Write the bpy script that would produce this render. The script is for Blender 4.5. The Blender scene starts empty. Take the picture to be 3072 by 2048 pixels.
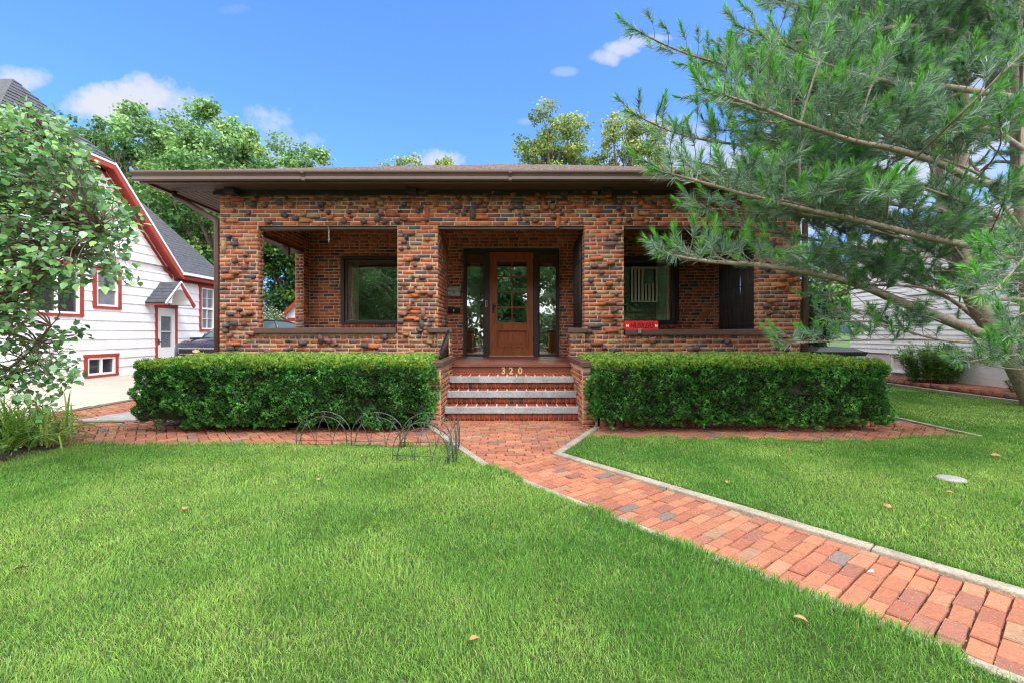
import bpy, bmesh, math, random
import numpy as np
from mathutils import Vector, Matrix
R = math.radians
rng = np.random.default_rng(11)
random.seed(11)
SC = bpy.context.scene
COL = SC.collection

# ------------------------------------------------------------------ camera
EYE, F = 1.19, 1365.0            # eye height, focal length in pixels of the 3072 px wide photograph
cam = bpy.data.cameras.new('camera')
cam.lens, cam.sensor_width, cam.clip_end, cam.clip_start = 16.0, 36.0, 3000.0, 0.05
cam.shift_y = -24.0 / 3072.0
camo = bpy.data.objects.new('camera', cam); COL.objects.link(camo)
camo.location = (0, 0, EYE); camo.rotation_euler = (R(90), 0, 0)
SC.camera = camo
SC.view_settings.view_transform = 'Standard'; SC.view_settings.look = 'None'
SC.view_settings.exposure = 1.47; SC.view_settings.gamma = 1.0
SC.render.engine = 'CYCLES'
SC.cycles.max_bounces = 7; SC.cycles.transparent_max_bounces = 12
SC.cycles.diffuse_bounces = 3; SC.cycles.glossy_bounces = 3; SC.cycles.transmission_bounces = 4
SC.cycles.use_denoising = True; SC.cycles.denoising_prefilter = 'NONE'; SC.cycles.filter_width = 1.2
SC.cycles.caustics_reflective = False; SC.cycles.caustics_refractive = False

# ------------------------------------------------------------------ sun and sky
SUN_EL, SUN_AZ = 55.0, 142.0    # azimuth measured from +y towards +x: behind the camera, to its right
sl = bpy.data.lights.new('sun', 'SUN'); sl.energy = 0.85; sl.angle = R(20); sl.color = (1.0, 0.95, 0.87)
so = bpy.data.objects.new('sun', sl); COL.objects.link(so)
sd = Vector((math.sin(R(SUN_AZ)) * math.cos(R(SUN_EL)), math.cos(R(SUN_AZ)) * math.cos(R(SUN_EL)), math.sin(R(SUN_EL))))
so.rotation_euler = sd.to_track_quat('Z', 'Y').to_euler(); so.location = sd * 30

W = bpy.data.worlds.new('World'); SC.world = W; W.use_nodes = True
nt = W.node_tree; nt.nodes.clear()
def N(t, **kw):
    n = nt.nodes.new(t)
    for k, v in kw.items(): setattr(n, k, v)
    return n
def Lk(a, b): nt.links.new(a, b)
def mth(op, a, b=None, c=None, clamp=False):
    n = N('ShaderNodeMath', operation=op, use_clamp=clamp)
    for i, v in enumerate((a, b, c)):
        if v is None: continue
        if isinstance(v, (int, float)): n.inputs[i].default_value = v
        else: Lk(v, n.inputs[i])
    return n.outputs[0]
sky = N('ShaderNodeTexSky', sky_type='NISHITA', sun_disc=False, sun_elevation=R(SUN_EL), sun_rotation=R(SUN_AZ),
        altitude=0.0, air_density=1.25, dust_density=3.2, ozone_density=3.0)
tc = N('ShaderNodeTexCoord'); sep = N('ShaderNodeSeparateXYZ'); Lk(tc.outputs['Generated'], sep.inputs[0])
X_, Y_, Z_ = sep.outputs
ys = mth('MAXIMUM', Y_, 0.02)
U_ = mth('DIVIDE', X_, ys); V_ = mth('DIVIDE', Z_, ys)
nz = N('ShaderNodeTexNoise'); nz.inputs['Scale'].default_value = 12.0; nz.inputs['Detail'].default_value = 9.0; nz.inputs['Roughness'].default_value = 0.66
Lk(tc.outputs['Generated'], nz.inputs['Vector'])
noi = mth('SUBTRACT', nz.outputs['Fac'], 0.5)
def cu(px): return (px - 1536) / F
def cv(py): return (1000 - py) / F
CLOUDS = [(40, 238, 120, 42, 0.8), (300, 308, 130, 62, 1.0), (420, 285, 170, 60, .95), (560, 330, 130, 60, .5), (1815, 172, 55, 26, .75), (1865, 148, 60, 24, .8), (1915, 128, 60, 20, .7), (1965, 116, 60, 14, .55),
          (1320, 492, 110, 40, .9), (1700, 215, 40, 15, .3), (2000, 500, 260, 150, .7), (2300, 560, 340, 180, .85),
          (2750, 420, 420, 330, .85), (640, 440, 330, 160, .6), (520, 300, 120, 50, .7), (1590, 365, 40, 14, .3), (700, 30, 60, 20, .15)]
acc = None
for (px, py, a, b, s) in CLOUDS:
    du = mth('DIVIDE', mth('SUBTRACT', U_, cu(px)), a / F); dv = mth('DIVIDE', mth('SUBTRACT', V_, cv(py)), b / F)
    q = mth('SUBTRACT', 1.0, mth('ADD', mth('MULTIPLY', du, du), mth('MULTIPLY', dv, dv)))
    m = mth('ADD', q, mth('MULTIPLY', noi, 5.0))
    m = mth('MULTIPLY', mth('SMOOTH_MIN', mth('MAXIMUM', m, 0.0), 1.0, 0.5), s, clamp=True)
    acc = m if acc is None else mth('MAXIMUM', acc, m)
# cloud bank added outside the view, overhead, beside and behind, for soft fill light
nz2 = N('ShaderNodeTexNoise'); nz2.inputs['Scale'].default_value = 2.6; nz2.inputs['Detail'].default_value = 6.0
Lk(tc.outputs['Generated'], nz2.inputs['Vector'])
fill_deck = mth('MULTIPLY', mth('SUBTRACT', nz2.outputs['Fac'], 0.28), 5.0, clamp=True)
back = mth('MULTIPLY', mth('SUBTRACT', mth('MULTIPLY', mth('ABSOLUTE', X_), 0.74), Y_), 5.0, clamp=True)
back = mth('MAXIMUM', back, mth('MULTIPLY', mth('SUBTRACT', -0.05, Y_), 5.0, clamp=True))
high = mth('MULTIPLY', mth('SUBTRACT', Z_, 0.72), 6.0, clamp=True)
fill_deck = mth('MULTIPLY', mth('MULTIPLY', fill_deck, mth('MAXIMUM', back, high)), 0.85)
acc = mth('MAXIMUM', acc, fill_deck)
mixc = N('ShaderNodeMixRGB'); Lk(acc, mixc.inputs[0])
tint = N('ShaderNodeMixRGB', blend_type='MULTIPLY'); tint.inputs[0].default_value = 1.0
Lk(sky.outputs[0], tint.inputs[1]); tint.inputs[2].default_value = (0.36, 0.585, 1.0, 1)
Lk(tint.outputs[0], mixc.inputs[1])
cdk = N('ShaderNodeMixRGB'); Lk(fill_deck, cdk.inputs[0]); cdk.inputs[1].default_value = (2.1, 2.18, 2.4, 1); cdk.inputs[2].default_value = (12.6, 12.2, 11.7, 1); Lk(cdk.outputs[0], mixc.inputs[2])
bg = N('ShaderNodeBackground'); bg.inputs['Strength'].default_value = 0.14
Lk(mixc.outputs[0], bg.inputs['Color'])
wo = N('ShaderNodeOutputWorld'); Lk(bg.outputs[0], wo.inputs['Surface'])

# ------------------------------------------------------------------ helpers
def P(px, py, d):                 # photograph pixel + distance -> world point
    return np.array([(px - 1536) * d / F, d, EYE - (py - 1000) * d / F])
def wloc(o):
    v = Vector((0, 0, 0))
    while o is not None: v += o.location; o = o.parent
    return v
def put(o, parent, local=False):
    COL.objects.link(o)
    if parent is not None:
        o.parent = parent
        if not local: o.location = -wloc(parent)
    return o
def thing(name, label, cat, loc=(0, 0, 0), group=None):
    o = bpy.data.objects.new(name, None); COL.objects.link(o); o.location = loc
    o.empty_display_size = .2
    o['label'] = label; o['category'] = cat
    if group: o['group'] = group
    return o
def tag(o, label=None, cat=None, group=None, kind=None):
    if label: o['label'] = label
    if cat: o['category'] = cat
    if group: o['group'] = group
    if kind: o['kind'] = kind
    return o
def copy_tree(o, parent=None):
    c = o.copy(); COL.objects.link(c); c.parent = parent
    for ch in list(o.children): copy_tree(ch, c)
    return c
def setcol(me, col):
    c = np.ones((len(me.vertices), 4), np.float32); c[:, :3] = np.asarray(col, np.float32)
    a = me.color_attributes.new('col', 'FLOAT_COLOR', 'POINT'); a.data.foreach_set('color', c.ravel())
def fast(name, V, Fa, mat, parent=None, col=None, smooth=False, local=False):
    me = bpy.data.meshes.new(name)
    V = np.asarray(V, np.float32).reshape(-1, 3); Fl = [np.asarray(q, np.int32) for q in (Fa if isinstance(Fa, list) else [Fa])]
    lens = np.concatenate([np.full(len(q), q.shape[1], np.int32) for q in Fl]); m = len(lens); tot = int(lens.sum())
    me.vertices.add(len(V)); me.vertices.foreach_set('co', V.ravel())
    me.loops.add(tot); me.loops.foreach_set('vertex_index', np.concatenate([q.ravel() for q in Fl]))
    me.polygons.add(m); me.polygons.foreach_set('loop_start', np.concatenate([[0], np.cumsum(lens)[:-1]]).astype(np.int32))
    me.update(calc_edges=True)
    if smooth: me.polygons.foreach_set('use_smooth', np.ones(m, bool))
    if col is not None: setcol(me, col)
    me.materials.append(mat)
    return put(bpy.data.objects.new(name, me), parent, local)
def nrm(v): v = np.asarray(v, float); return v / (np.linalg.norm(v, axis=-1, keepdims=True) + 1e-9)

class MB:
    def __init__(s): s.V = []; s.F = []; s.C = []; s.n = 0; s.S = []
    def add(s, V, Fs, col=None, smooth=False):
        V = np.asarray(V, float).reshape(-1, 3)
        s.V.append(V); s.F += [tuple(int(i) + s.n for i in f) for f in Fs]; s.n += len(V)
        s.S += [smooth] * len(Fs)
        c = np.ones((len(V), 3)); c[:] = (1, 1, 1) if col is None else col; s.C.append(c)
    def box(s, x0, x1, y0, y1, z0, z1, col=None):
        s.add([(x0, y0, z0), (x1, y0, z0), (x1, y1, z0), (x0, y1, z0), (x0, y0, z1), (x1, y0, z1), (x1, y1, z1), (x0, y1, z1)],
              [(0, 3, 2, 1), (4, 5, 6, 7), (0, 1, 5, 4), (1, 2, 6, 5), (2, 3, 7, 6), (3, 0, 4, 7)], col)
    def prism(s, poly, ext, col=None):      # polygon extruded by a vector
        p = np.asarray(poly, float); n = len(p); e = np.asarray(ext, float)
        s.add(np.vstack([p, p + e]), [tuple(range(n))[::-1], tuple(range(n, 2 * n))] + [(i, (i + 1) % n, n + (i + 1) % n, n + i) for i in range(n)], col)
    def tube(s, pts, rad, k=6, col=None, cap=True):
        pts = np.asarray(pts, float); n = len(pts)
        rad = np.full(n, rad) if np.isscalar(rad) else np.asarray(rad, float)
        if len(rad) != n: rad = np.interp(np.linspace(0, 1, n), np.linspace(0, 1, len(rad)), rad)
        T = nrm(np.gradient(pts, axis=0)); ref = np.array([0.13, 0.21, 1.0])
        if abs(np.dot(T[0], nrm(ref))) > .9: ref = np.array([1.0, .2, .1])
        A = nrm(np.cross(T, ref)); B = np.cross(T, A)
        an = np.arange(k) * 2 * math.pi / k
        V = pts[:, None, :] + rad[:, None, None] * (np.cos(an)[None, :, None] * A[:, None, :] + np.sin(an)[None, :, None] * B[:, None, :])
        Fs = [(i * k + j, i * k + (j + 1) % k, (i + 1) * k + (j + 1) % k, (i + 1) * k + j) for i in range(n - 1) for j in range(k)]
        if cap: Fs += [tuple(range(k))[::-1], tuple(range((n - 1) * k, n * k))]
        s.add(V.reshape(-1, 3), Fs, col, smooth=True)
    def bar(s, a, b, r, k=6, col=None): s.tube([a, b], r, k, col)
    def lathe(s, c, prof, k=16, col=None):   # (radius, z) profile round a vertical axis
        an = np.arange(k) * 2 * math.pi / k; n = len(prof)
        V = [(c[0] + r * math.cos(a), c[1] + r * math.sin(a), c[2] + z) for r, z in prof for a in an]
        Fs = [(i * k + j, i * k + (j + 1) % k, (i + 1) * k + (j + 1) % k, (i + 1) * k + j) for i in range(n - 1) for j in range(k)]
        s.add(V, Fs + [tuple(range(k))[::-1], tuple(range((n - 1) * k, n * k))], col, smooth=True)
    def build(s, name, mat, parent=None, col=False, bevel=0, local=False):
        me = bpy.data.meshes.new(name)
        me.from_pydata(np.vstack(s.V).tolist(), [], s.F)
        me.polygons.foreach_set('use_smooth', np.array(s.S, bool))
        if col: setcol(me, np.vstack(s.C))
        me.materials.append(mat); me.update()
        o = put(bpy.data.objects.new(name, me), parent, local)
        if bevel:
            b = o.modifiers.new('bevel', 'BEVEL'); b.width = bevel; b.segments = 2; b.limit_method = 'ANGLE'; b.angle_limit = R(40)
        return o

# ------------------------------------------------------------------ materials
def M(name, base=(.5, .5, .5), rough=.7, attr=False, var=None, bump=None, metal=0., spec=.3, transl=0., coat=0., ramp=None, stretch=None, emit=None, var2=None):
    m = bpy.data.materials.new(name); m.use_nodes = True; t = m.node_tree; t.nodes.clear()
    def n(ty, **kw):
        q = t.nodes.new(ty)
        for k, v in kw.items(): setattr(q, k, v)
        return q
    lk = t.links.new
    out = n('ShaderNodeOutputMaterial'); pb = n('ShaderNodeBsdfPrincipled')
    pb.inputs['Roughness'].default_value = rough; pb.inputs['Metallic'].default_value = metal
    pb.inputs['Specular IOR Level'].default_value = spec; pb.inputs['Coat Weight'].default_value = coat
    co = n('ShaderNodeTexCoord').outputs['Object']
    if stretch:
        mp = n('ShaderNodeMapping'); mp.inputs['Scale'].default_value = stretch; lk(co, mp.inputs[0]); co = mp.outputs[0]
    if attr: a = n('ShaderNodeAttribute'); a.attribute_name = 'col'; c = a.outputs['Color']
    else: r_ = n('ShaderNodeRGB'); r_.outputs[0].default_value = (*base, 1); c = r_.outputs[0]
    for vv in (var, var2):
        if not vv: continue
        sc, amt = vv[:2]; nz = n('ShaderNodeTexNoise'); nz.inputs['Scale'].default_value = sc; nz.inputs['Detail'].default_value = 6; nz.inputs['Roughness'].default_value = .65
        lk(co, nz.inputs['Vector'])
        mr = n('ShaderNodeMapRange'); mr.inputs[1].default_value = .3; mr.inputs[2].default_value = .7; mr.inputs[3].default_value = 1 - amt; mr.inputs[4].default_value = 1 + amt
        lk(nz.outputs['Fac'], mr.inputs[0])
        if len(vv) > 2:
            mx = n('ShaderNodeMixRGB'); mr.inputs[3].default_value = 0; mr.inputs[4].default_value = amt
            lk(mr.outputs[0], mx.inputs[0]); lk(c, mx.inputs[1]); mx.inputs[2].default_value = (*vv[2], 1)
        else:
            mx = n('ShaderNodeMixRGB', blend_type='MULTIPLY'); mx.inputs[0].default_value = 1
            lk(c, mx.inputs[1]); lk(mr.outputs[0], mx.inputs[2])
        c = mx.outputs[0]
    lk(c, pb.inputs['Base Color'])
    if bump:
        nb = n('ShaderNodeTexNoise'); nb.inputs['Scale'].default_value = bump[0]; nb.inputs['Detail'].default_value = 5; lk(co, nb.inputs['Vector'])
        bp = n('ShaderNodeBump'); bp.inputs['Strength'].default_value = bump[1]; bp.inputs['Distance'].default_value = bump[2] if len(bump) > 2 else .01
        lk(nb.outputs['Fac'], bp.inputs['Height']); lk(bp.outputs[0], pb.inputs['Normal'])
    sh = pb.outputs[0]
    if transl:
        tr = n('ShaderNodeBsdfTranslucent'); lk(c, tr.inputs['Color']); ms = n('ShaderNodeMixShader'); ms.inputs[0].default_value = transl
        lk(sh, ms.inputs[1]); lk(tr.outputs[0], ms.inputs[2]); sh = ms.outputs[0]
    lk(sh, out.inputs['Surface'])
    return m
def glassmat(name, tint, base_refl, rough=.01):
    m = bpy.data.materials.new(name); m.use_nodes = True; t = m.node_tree; t.nodes.clear()
    out = t.nodes.new('ShaderNodeOutputMaterial'); tr = t.nodes.new('ShaderNodeBsdfTransparent'); tr.inputs[0].default_value = (*tint, 1)
    gl = t.nodes.new('ShaderNodeBsdfGlossy'); gl.inputs['Roughness'].default_value = rough; gl.inputs['Color'].default_value = (.95, 1, .97, 1)
    fr = t.nodes.new('ShaderNodeFresnel'); fr.inputs[0].default_value = 1.5
    ad = t.nodes.new('ShaderNodeMath'); ad.operation = 'ADD'; ad.use_clamp = True; ad.inputs[1].default_value = base_refl
    nb = t.nodes.new('ShaderNodeTexNoise'); nb.inputs['Scale'].default_value = 1.3
    tcn = t.nodes.new('ShaderNodeTexCoord'); t.links.new(tcn.outputs['Object'], nb.inputs['Vector'])
    bp = t.nodes.new('ShaderNodeBump'); bp.inputs['Strength'].default_value = .06; bp.inputs['Distance'].default_value = .05
    t.links.new(nb.outputs['Fac'], bp.inputs['Height']); t.links.new(bp.outputs[0], gl.inputs['Normal'])
    mx = t.nodes.new('ShaderNodeMixShader')
    t.links.new(fr.outputs[0], ad.inputs[0]); t.links.new(ad.outputs[0], mx.inputs[0]); t.links.new(tr.outputs[0], mx.inputs[1]); t.links.new(gl.outputs[0], mx.inputs[2])
    t.links.new(mx.outputs[0], out.inputs['Surface']); return m

m_brick = M('brick', attr=True, rough=.9, var=(38, .22), var2=(9, .18, (.10, .055, .05)), bump=(70, .45, .006), spec=.12)
m_mortar = M('mortar', (.53, .35, .245), .95, var=(14, .25), bump=(90, .6, .006))
m_brown = M('brown_paint', (.105, .058, .046), .5, var=(6, .18), bump=(30, .12, .004), spec=.4)
m_gutter = M('gutter_brown', (.125, .078, .066), .38, var=(3, .10), spec=.5)
m_soffit = M('soffit_brown', (.10, .062, .052), .55, var=(5, .12))
m_floor = M('porch_floor_paint', (.20, .062, .038), .42, var=(5, .25), spec=.5)
m_risepaint = M('red_brown_board', (.33, .095, .04), .6, var=(5, .18), stretch=(1, 6, 12), bump=(8, .2, .004))
m_roofb = M('brown_shingle', (.23, .18, .165), .92, var=(30, .45), bump=(40, .8, .02))
m_roofg = M('grey_shingle', (.085, .092, .105), .92, var=(9, .3), var2=(55, .2), bump=(60, .5, .01))
m_white = M('white_siding', (.80, .80, .81), .62, var=(1.6, .09), var2=(11, .06), stretch=(1, 1, .35), bump=(40, .1, .003))
m_wtrim = M('white_trim', (.80, .80, .79), .5, var=(4, .05))
m_red = M('red_trim', (.35, .052, .036), .5, var=(5, .16))
m_conc = M('concrete', (.33, .32, .30), .9, var=(7, .3), var2=(60, .15), bump=(70, .5, .004))
m_nosing = M('grey_stone', (.34, .35, .35), .85, var=(5, .28), var2=(40, .2), bump=(40, .6, .006))
m_kerb = M('kerb_concrete', (.30, .265, .205), .95, var=(5, .28), var2=(70, .3), bump=(80, .8, .006))
m_drive = M('driveway_concrete', (.46, .405, .33), .9, var=(1.2, .12), var2=(40, .08), bump=(90, .3, .003))
m_found = M('grey_foundation', (.58, .57, .57), .9, var=(1.6, .1), bump=(25, .5, .012))
m_paver = M('paver_brick', attr=True, rough=.88, var=(60, .22), var2=(16, .5, (.20, .105, .075)), bump=(70, .5, .004), spec=.2)
m_sand = M('joint_sand', (.16, .085, .055), .95, var=(30, .4))
m_wjoint = M('white_mortar', (.62, .52, .46), .9, var=(30, .15))
m_soil = M('soil', (.070, .045, .034), .97, var=(14, .5), var2=(70, .4), bump=(40, 1., .04))
m_lawn = M('lawn_base', (.045, .085, .016), .95, var=(2, .3), var2=(60, .4), bump=(90, .8, .02))
m_ground = M('ground_grass', (.06, .12, .025), .95, var=(.4, .3), var2=(20, .3))
m_grass = M('grass_blade', attr=True, rough=.55, transl=.32, spec=.25)
m_leaf = M('leaf', attr=True, rough=.48, transl=.30, spec=.3)
m_yew = M('yew_leaf', attr=True, rough=.5, transl=.12, spec=.25)
m_lil = M('lilac_leaf', attr=True, rough=.36, transl=.25, spec=.45)
m_needle = M('pine_needle', attr=True, rough=.42, transl=.18, spec=.35)
m_bark = M('bark', (.14, .105, .08), .92, var=(9, .35), bump=(22, .9, .02), stretch=(1, 1, .35))
m_pbark = M('pine_bark', (.26, .215, .165), .85, var=(7, .3), var2=(40, .3), bump=(30, .8, .012))
m_twig = M('twig', (.17, .12, .085), .85, var=(9, .25))
m_core = M('hedge_core_shade', (.020, .022, .012), .98, var=(20, .5))  # near-black colour standing for the shade inside the hedges
m_door = M('stained_wood', (.33, .092, .032), .36, var=(5, .4), stretch=(9, 9, .8), bump=(10, .15, .004), spec=.35, coat=.08)
m_glass = glassmat('window_glass', (.86, .90, .88), .17)
m_glassd = glassmat('door_glass', (.75, .80, .78), .46)
m_gdark = M('dark_glass', (.035, .04, .045), .06, spec=.8, var=(3, .4))
m_glint = M('grey_glass', (.16, .17, .18), .12, spec=.8, var=(2, .45))
m_black = M('black_iron', (.018, .018, .02), .45, metal=.3, spec=.5, var=(30, .3))
m_wire = M('weathered_wire', (.10, .115, .105), .42, metal=.6, spec=.5, var=(30, .4))
m_brass = M('brass', (.72, .58, .27), .4, metal=.25, var=(20, .2))
m_steel = M('steel', (.42, .43, .42), .35, metal=.9, var=(18, .25))
m_pewter = M('pewter_metal', (.36, .35, .32), .5, metal=.15, var=(14, .5), bump=(50, .3, .003))
m_curtain = M('cream_curtain', (.80, .74, .60), .9, var=(6, .1), transl=.2)
m_greenc = M('pale_green_cloth', (.55, .60, .44), .9, var=(20, .12))
m_dark = M('dark_room', (.018, .017, .017), .95)
m_dframe = M('dark_frame', (.040, .030, .027), .5, var=(6, .2), spec=.4)
m_tan = M('tan_frame_wood', (.30, .14, .05), .4, var=(8, .25), stretch=(8, 8, 1))
m_gframe = M('grey_sash', (.070, .072, .066), .5, var=(6, .1))
m_reed = M('black_reed', (.040, .035, .033), .7, var=(60, .85), stretch=(1, 1, .03))
m_signred = M('sign_red', (.62, .022, .024), .45, var=(6, .12))
m_ink = M('black_letter', (.012, .010, .010), .5)
m_wpaint = M('white_letter', (.82, .82, .82), .5)
m_navy = M('navy_car_paint', (.022, .028, .055), .22, spec=.6, coat=.8, var=(3, .15))
m_carblk = M('black_car_paint', (.02, .023, .03), .22, spec=.6, coat=.8, var=(3, .1))
m_carwht = M('white_car_paint', (.75, .75, .75), .25, coat=.8)
m_cglass = M('car_glass', (.10, .16, .17), .05, spec=.9)
m_rubber = M('rubber', (.02, .02, .02), .85)
m_chrome = M('chrome', (.7, .7, .7), .15, metal=1.)
m_lamp = M('headlamp', (.75, .76, .72), .15, spec=.8)
m_bin = M('black_plastic', (.022, .026, .026), .5, spec=.4, var=(4, .2))
m_binlid = M('grey_plastic', (.10, .11, .105), .5, spec=.4, var=(4, .2))
m_opal = M('opal_glass', (.62, .62, .58), .25, spec=.5)
m_fl = M('dry_leaf', (.42, .22, .10), .8, var=(40, .3))
m_flagred = M('flag_red', (.40, .03, .03), .8); m_flagblue = M('flag_navy', (.03, .04, .14), .8)
m_asph = M('asphalt', (.055, .055, .058), .93, var=(20, .25), bump=(80, .5, .004))

# ------------------------------------------------------------------ setting: ground, lawn, paths, driveway
def sheet(name, poly, z, mat, th=.0):
    mb = MB(); mb.add([(x, y, z) for x, y in poly], [tuple(range(len(poly)))])
    o = mb.build(name, mat); tag(o, kind='structure'); return o
sheet('ground', [(-900, -900), (900, -900), (900, 1500), (-900, 1500)], -.035, m_ground)
sheet('street', [(-200, -16.5), (200, -16.5), (200, -8.0), (-200, -8.0)], -.02, m_asph)
sheet('pavement', [(-60, -6.2), (60, -6.2), (60, -4.8), (-60, -4.8)], -.005, m_drive)
dgd = np.array([.6135, -.7897])                    # direction of the diagonal path
pL0, pR0 = np.array([-.19, 4.10]), np.array([.40, 4.486])
pL1, pR1 = pL0 + dgd * 7.2, pR0 + dgd * 7.6
nR = np.array([.7897, .6135])
LAWN_A = [(-4.70, -4.5), (-4.70, 4.88), (-2.6, 4.87), (-.66, 4.82), tuple(pL0 - nR * .04), tuple(pL1 - nR * .04)]
kC = pR0 + nR * .09
LAWN_B = [(.52, 4.57), (.87, 5.23), (2.9, 5.13), (3.75, 5.04), (5.30, 5.30), (5.45, 6.6), (5.45, 13.5), (8.60, 13.5), (8.60, -4.5), tuple(pR1 + nR * .09)]
sheet('lawn', LAWN_A, -.004, m_lawn); sheet('lawn', LAWN_B, -.004, m_lawn)
sheet('soil_bed', [(-9, -4.5), (-4.70, -4.5), (-4.70, 4.9), (-5.4, 4.98), (-9, 5.1)], -.002, m_soil)
sheet('soil_bed', [(-4.62, 5.9), (-1.13, 5.9), (-1.13, 7.26), (-4.66, 7.26)], .012, m_soil)
sheet('soil_bed', [(1.13, 5.9), (4.6, 5.9), (4.6, 7.26), (1.13, 7.26)], .012, m_soil)
sheet('path_bed', [(-6.75, 4.9), (-5.4, 4.99), (-4.7, 4.91), (-.66, 4.83), (-.19, 4.10), (.40, 4.486), (.85, 5.22), (5.4, 5.0), (5.4, 13.5), (4.6, 13.5), (4.6, 7.3), (-4.7, 7.3), (-4.7, 15), (-6.75, 15)], -.022, m_sand)
sheet('path_bed', [tuple(pL0), tuple(pL1), tuple(pR1), tuple(pR0)], -.021, m_sand)
mb = MB(); mb.prism([(-10.98, -4.4, .0), (-6.76, -4.4, .0), (-6.76, 26, .0), (-10.98, 26, .0)], (0, 0, .03)); mb.S = [False] * len(mb.F)
for yy in (3.1, 9.2, 15.2): pass
o = mb.build('driveway', m_drive); tag(o, kind='structure')

def clip(poly, cv):                                # convex clip, counter-clockwise clipper
    out = list(poly)
    for i in range(len(cv)):
        a, b = cv[i], cv[(i + 1) % len(cv)]; inp, out = out, []
        side = lambda p: (b[0] - a[0]) * (p[1] - a[1]) - (b[1] - a[1]) * (p[0] - a[0])
        for j in range(len(inp)):
            p, q = inp[j], inp[(j + 1) % len(inp)]; sp, sq = side(p), side(q)
            if sp >= 0: out.append(p)
            if sp * sq < 0: t = sp / (sp - sq); out.append((p[0] + (q[0] - p[0]) * t, p[1] + (q[1] - p[1]) * t))
        if len(out) < 3: return []
    return out
def ccw(p):
    a = sum(p[i][0] * p[(i + 1) % len(p)][1] - p[(i + 1) % len(p)][0] * p[i][1] for i in range(len(p)))
    return p if a > 0 else p[::-1]
PAV = [((.385, .145, .078), 5), ((.42, .17, .092), 4), ((.34, .120, .072), 3), ((.42, .20, .112), 1.8), ((.28, .115, .08), 1.8), ((.165, .145, .135), .9), ((.33, .20, .12), .9)]
def palette(p):
    w = np.array([q[1] for q in p]); k = rng.choice(len(p), p=w / w.sum())
    return np.array(p[k][0]) * rng.uniform(.86, 1.14)
def pave(mb, poly, ang, L=.188, Wd=.094, gap=.0055, z=0., dark=1., wob=.004, herring=False):
    poly = ccw(poly); c, s = math.cos(ang), math.sin(ang); P2 = np.array(poly)
    u = P2 @ np.array([c, s]); v = P2 @ np.array([-s, c])
    rects = []
    if herring:
        for i in range(int(u.min() / Wd) - 4, int(u.max() / Wd) + 5):
            for j in range(int(v.min() / Wd) - 4, int(v.max() / Wd) + 5):
                k = (i - j) % 4
                if k == 0: rects.append((i * Wd, i * Wd + L, j * Wd, j * Wd + Wd))
                elif k == 3: rects.append((i * Wd, i * Wd + Wd, j * Wd, j * Wd + L))
    else:
        nrow = int(math.ceil((v.max() - v.min()) / Wd)) + 1
        for r in range(nrow):
            v0 = v.min() + r * Wd; off = (r % 2) * L * .5 + rng.uniform(-.02, .02)
            x = u.min() - L + off
            while x < u.max() + L:
                l = L * rng.uniform(.96, 1.05); rects.append((x, x + l, v0, v0 + Wd)); x += l
    for (a0, a1, b0, b1) in rects:
        g = gap * rng.uniform(.4, 1.1)
        q = [(a0 + g, b0 + g), (a1 - g, b0 + g), (a1 - g, b1 - g), (a0 + g, b1 - g)]
        q = [(p[0] + rng.uniform(-wob, wob), p[1] + rng.uniform(-wob, wob)) for p in q]
        q = [(p[0] * c - p[1] * s, p[0] * s + p[1] * c) for p in q]
        q = clip(q, poly)
        if len(q) < 3: continue
        ar = abs(sum(q[i][0] * q[(i + 1) % len(q)][1] - q[(i + 1) % len(q)][0] * q[i][1] for i in range(len(q)))) / 2
        if ar < .0015: continue
        q = ccw(q); n = len(q); zt = z + rng.uniform(-.004, .004); tx, ty = rng.uniform(-.02, .02, 2)
        cx, cy = np.mean(q, axis=0); e = .006
        top = [(cx + (p[0] - cx) * (1 - e / .1), cy + (p[1] - cy) * (1 - e / .1), zt + tx * (p[0] - cx) + ty * (p[1] - cy)) for p in q]
        mid = [(p[0], p[1], zt - .006 + tx * (p[0] - cx) + ty * (p[1] - cy)) for p in q]
        bot = [(p[0], p[1], z - .05) for p in q]
        col = palette(PAV) * dark
        mb.add(bot + mid + top, [tuple(range(2 * n, 3 * n))] + [(i, (i + 1) % n, n + (i + 1) % n, n + i) for i in range(n)] + [(n + i, n + (i + 1) % n, 2 * n + (i + 1) % n, 2 * n + i) for i in range(n)], col)
mb = MB(); pave(mb, [tuple(pL0), tuple(pL1), tuple(pR1), tuple(pR0)], math.atan2(nR[1], nR[0]), .164, .081, gap=.0045, wob=.005)
tag(mb.build('diagonal_path', m_paver, col=True), kind='structure')
mb = MB(); pave(mb, [(-.93, 6.24), (.92, 6.24), (1.02, 5.74), (.40, 4.49), (-.19, 4.10), (-1.02, 5.93)], 0, .188, .088)
tag(mb.build('entry_path', m_paver, col=True), kind='structure')
mb = MB(); pave(mb, [(-.68, 4.86), (-1.05, 5.86), (-6.72, 5.86), (-6.72, 4.96), (-4.75, 4.9)], R(38), herring=True, dark=.95)
pave(mb, [(-4.64, 5.865), (-4.74, 15), (-6.72, 15), (-6.72, 5.865)], R(52), herring=True, dark=.98, wob=.01)
tag(mb.build('cross_path', m_paver, col=True), kind='structure')
mb = MB(); pave(mb, [(.80, 5.22), (1.08, 5.84), (5.36, 5.84), (5.36, 5.25), (3.75, 5.06)], R(-45), herring=True, dark=.86)
tag(mb.build('cross_path', m_paver, col=True), kind='structure')
mb = MB(); pave(mb, [(4.62, 5.845), (5.36, 5.845), (5.36, 13), (4.62, 13)], R(20), herring=True, dark=.9)
tag(mb.build('side_path', m_paver, col=True), kind='structure')

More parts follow.
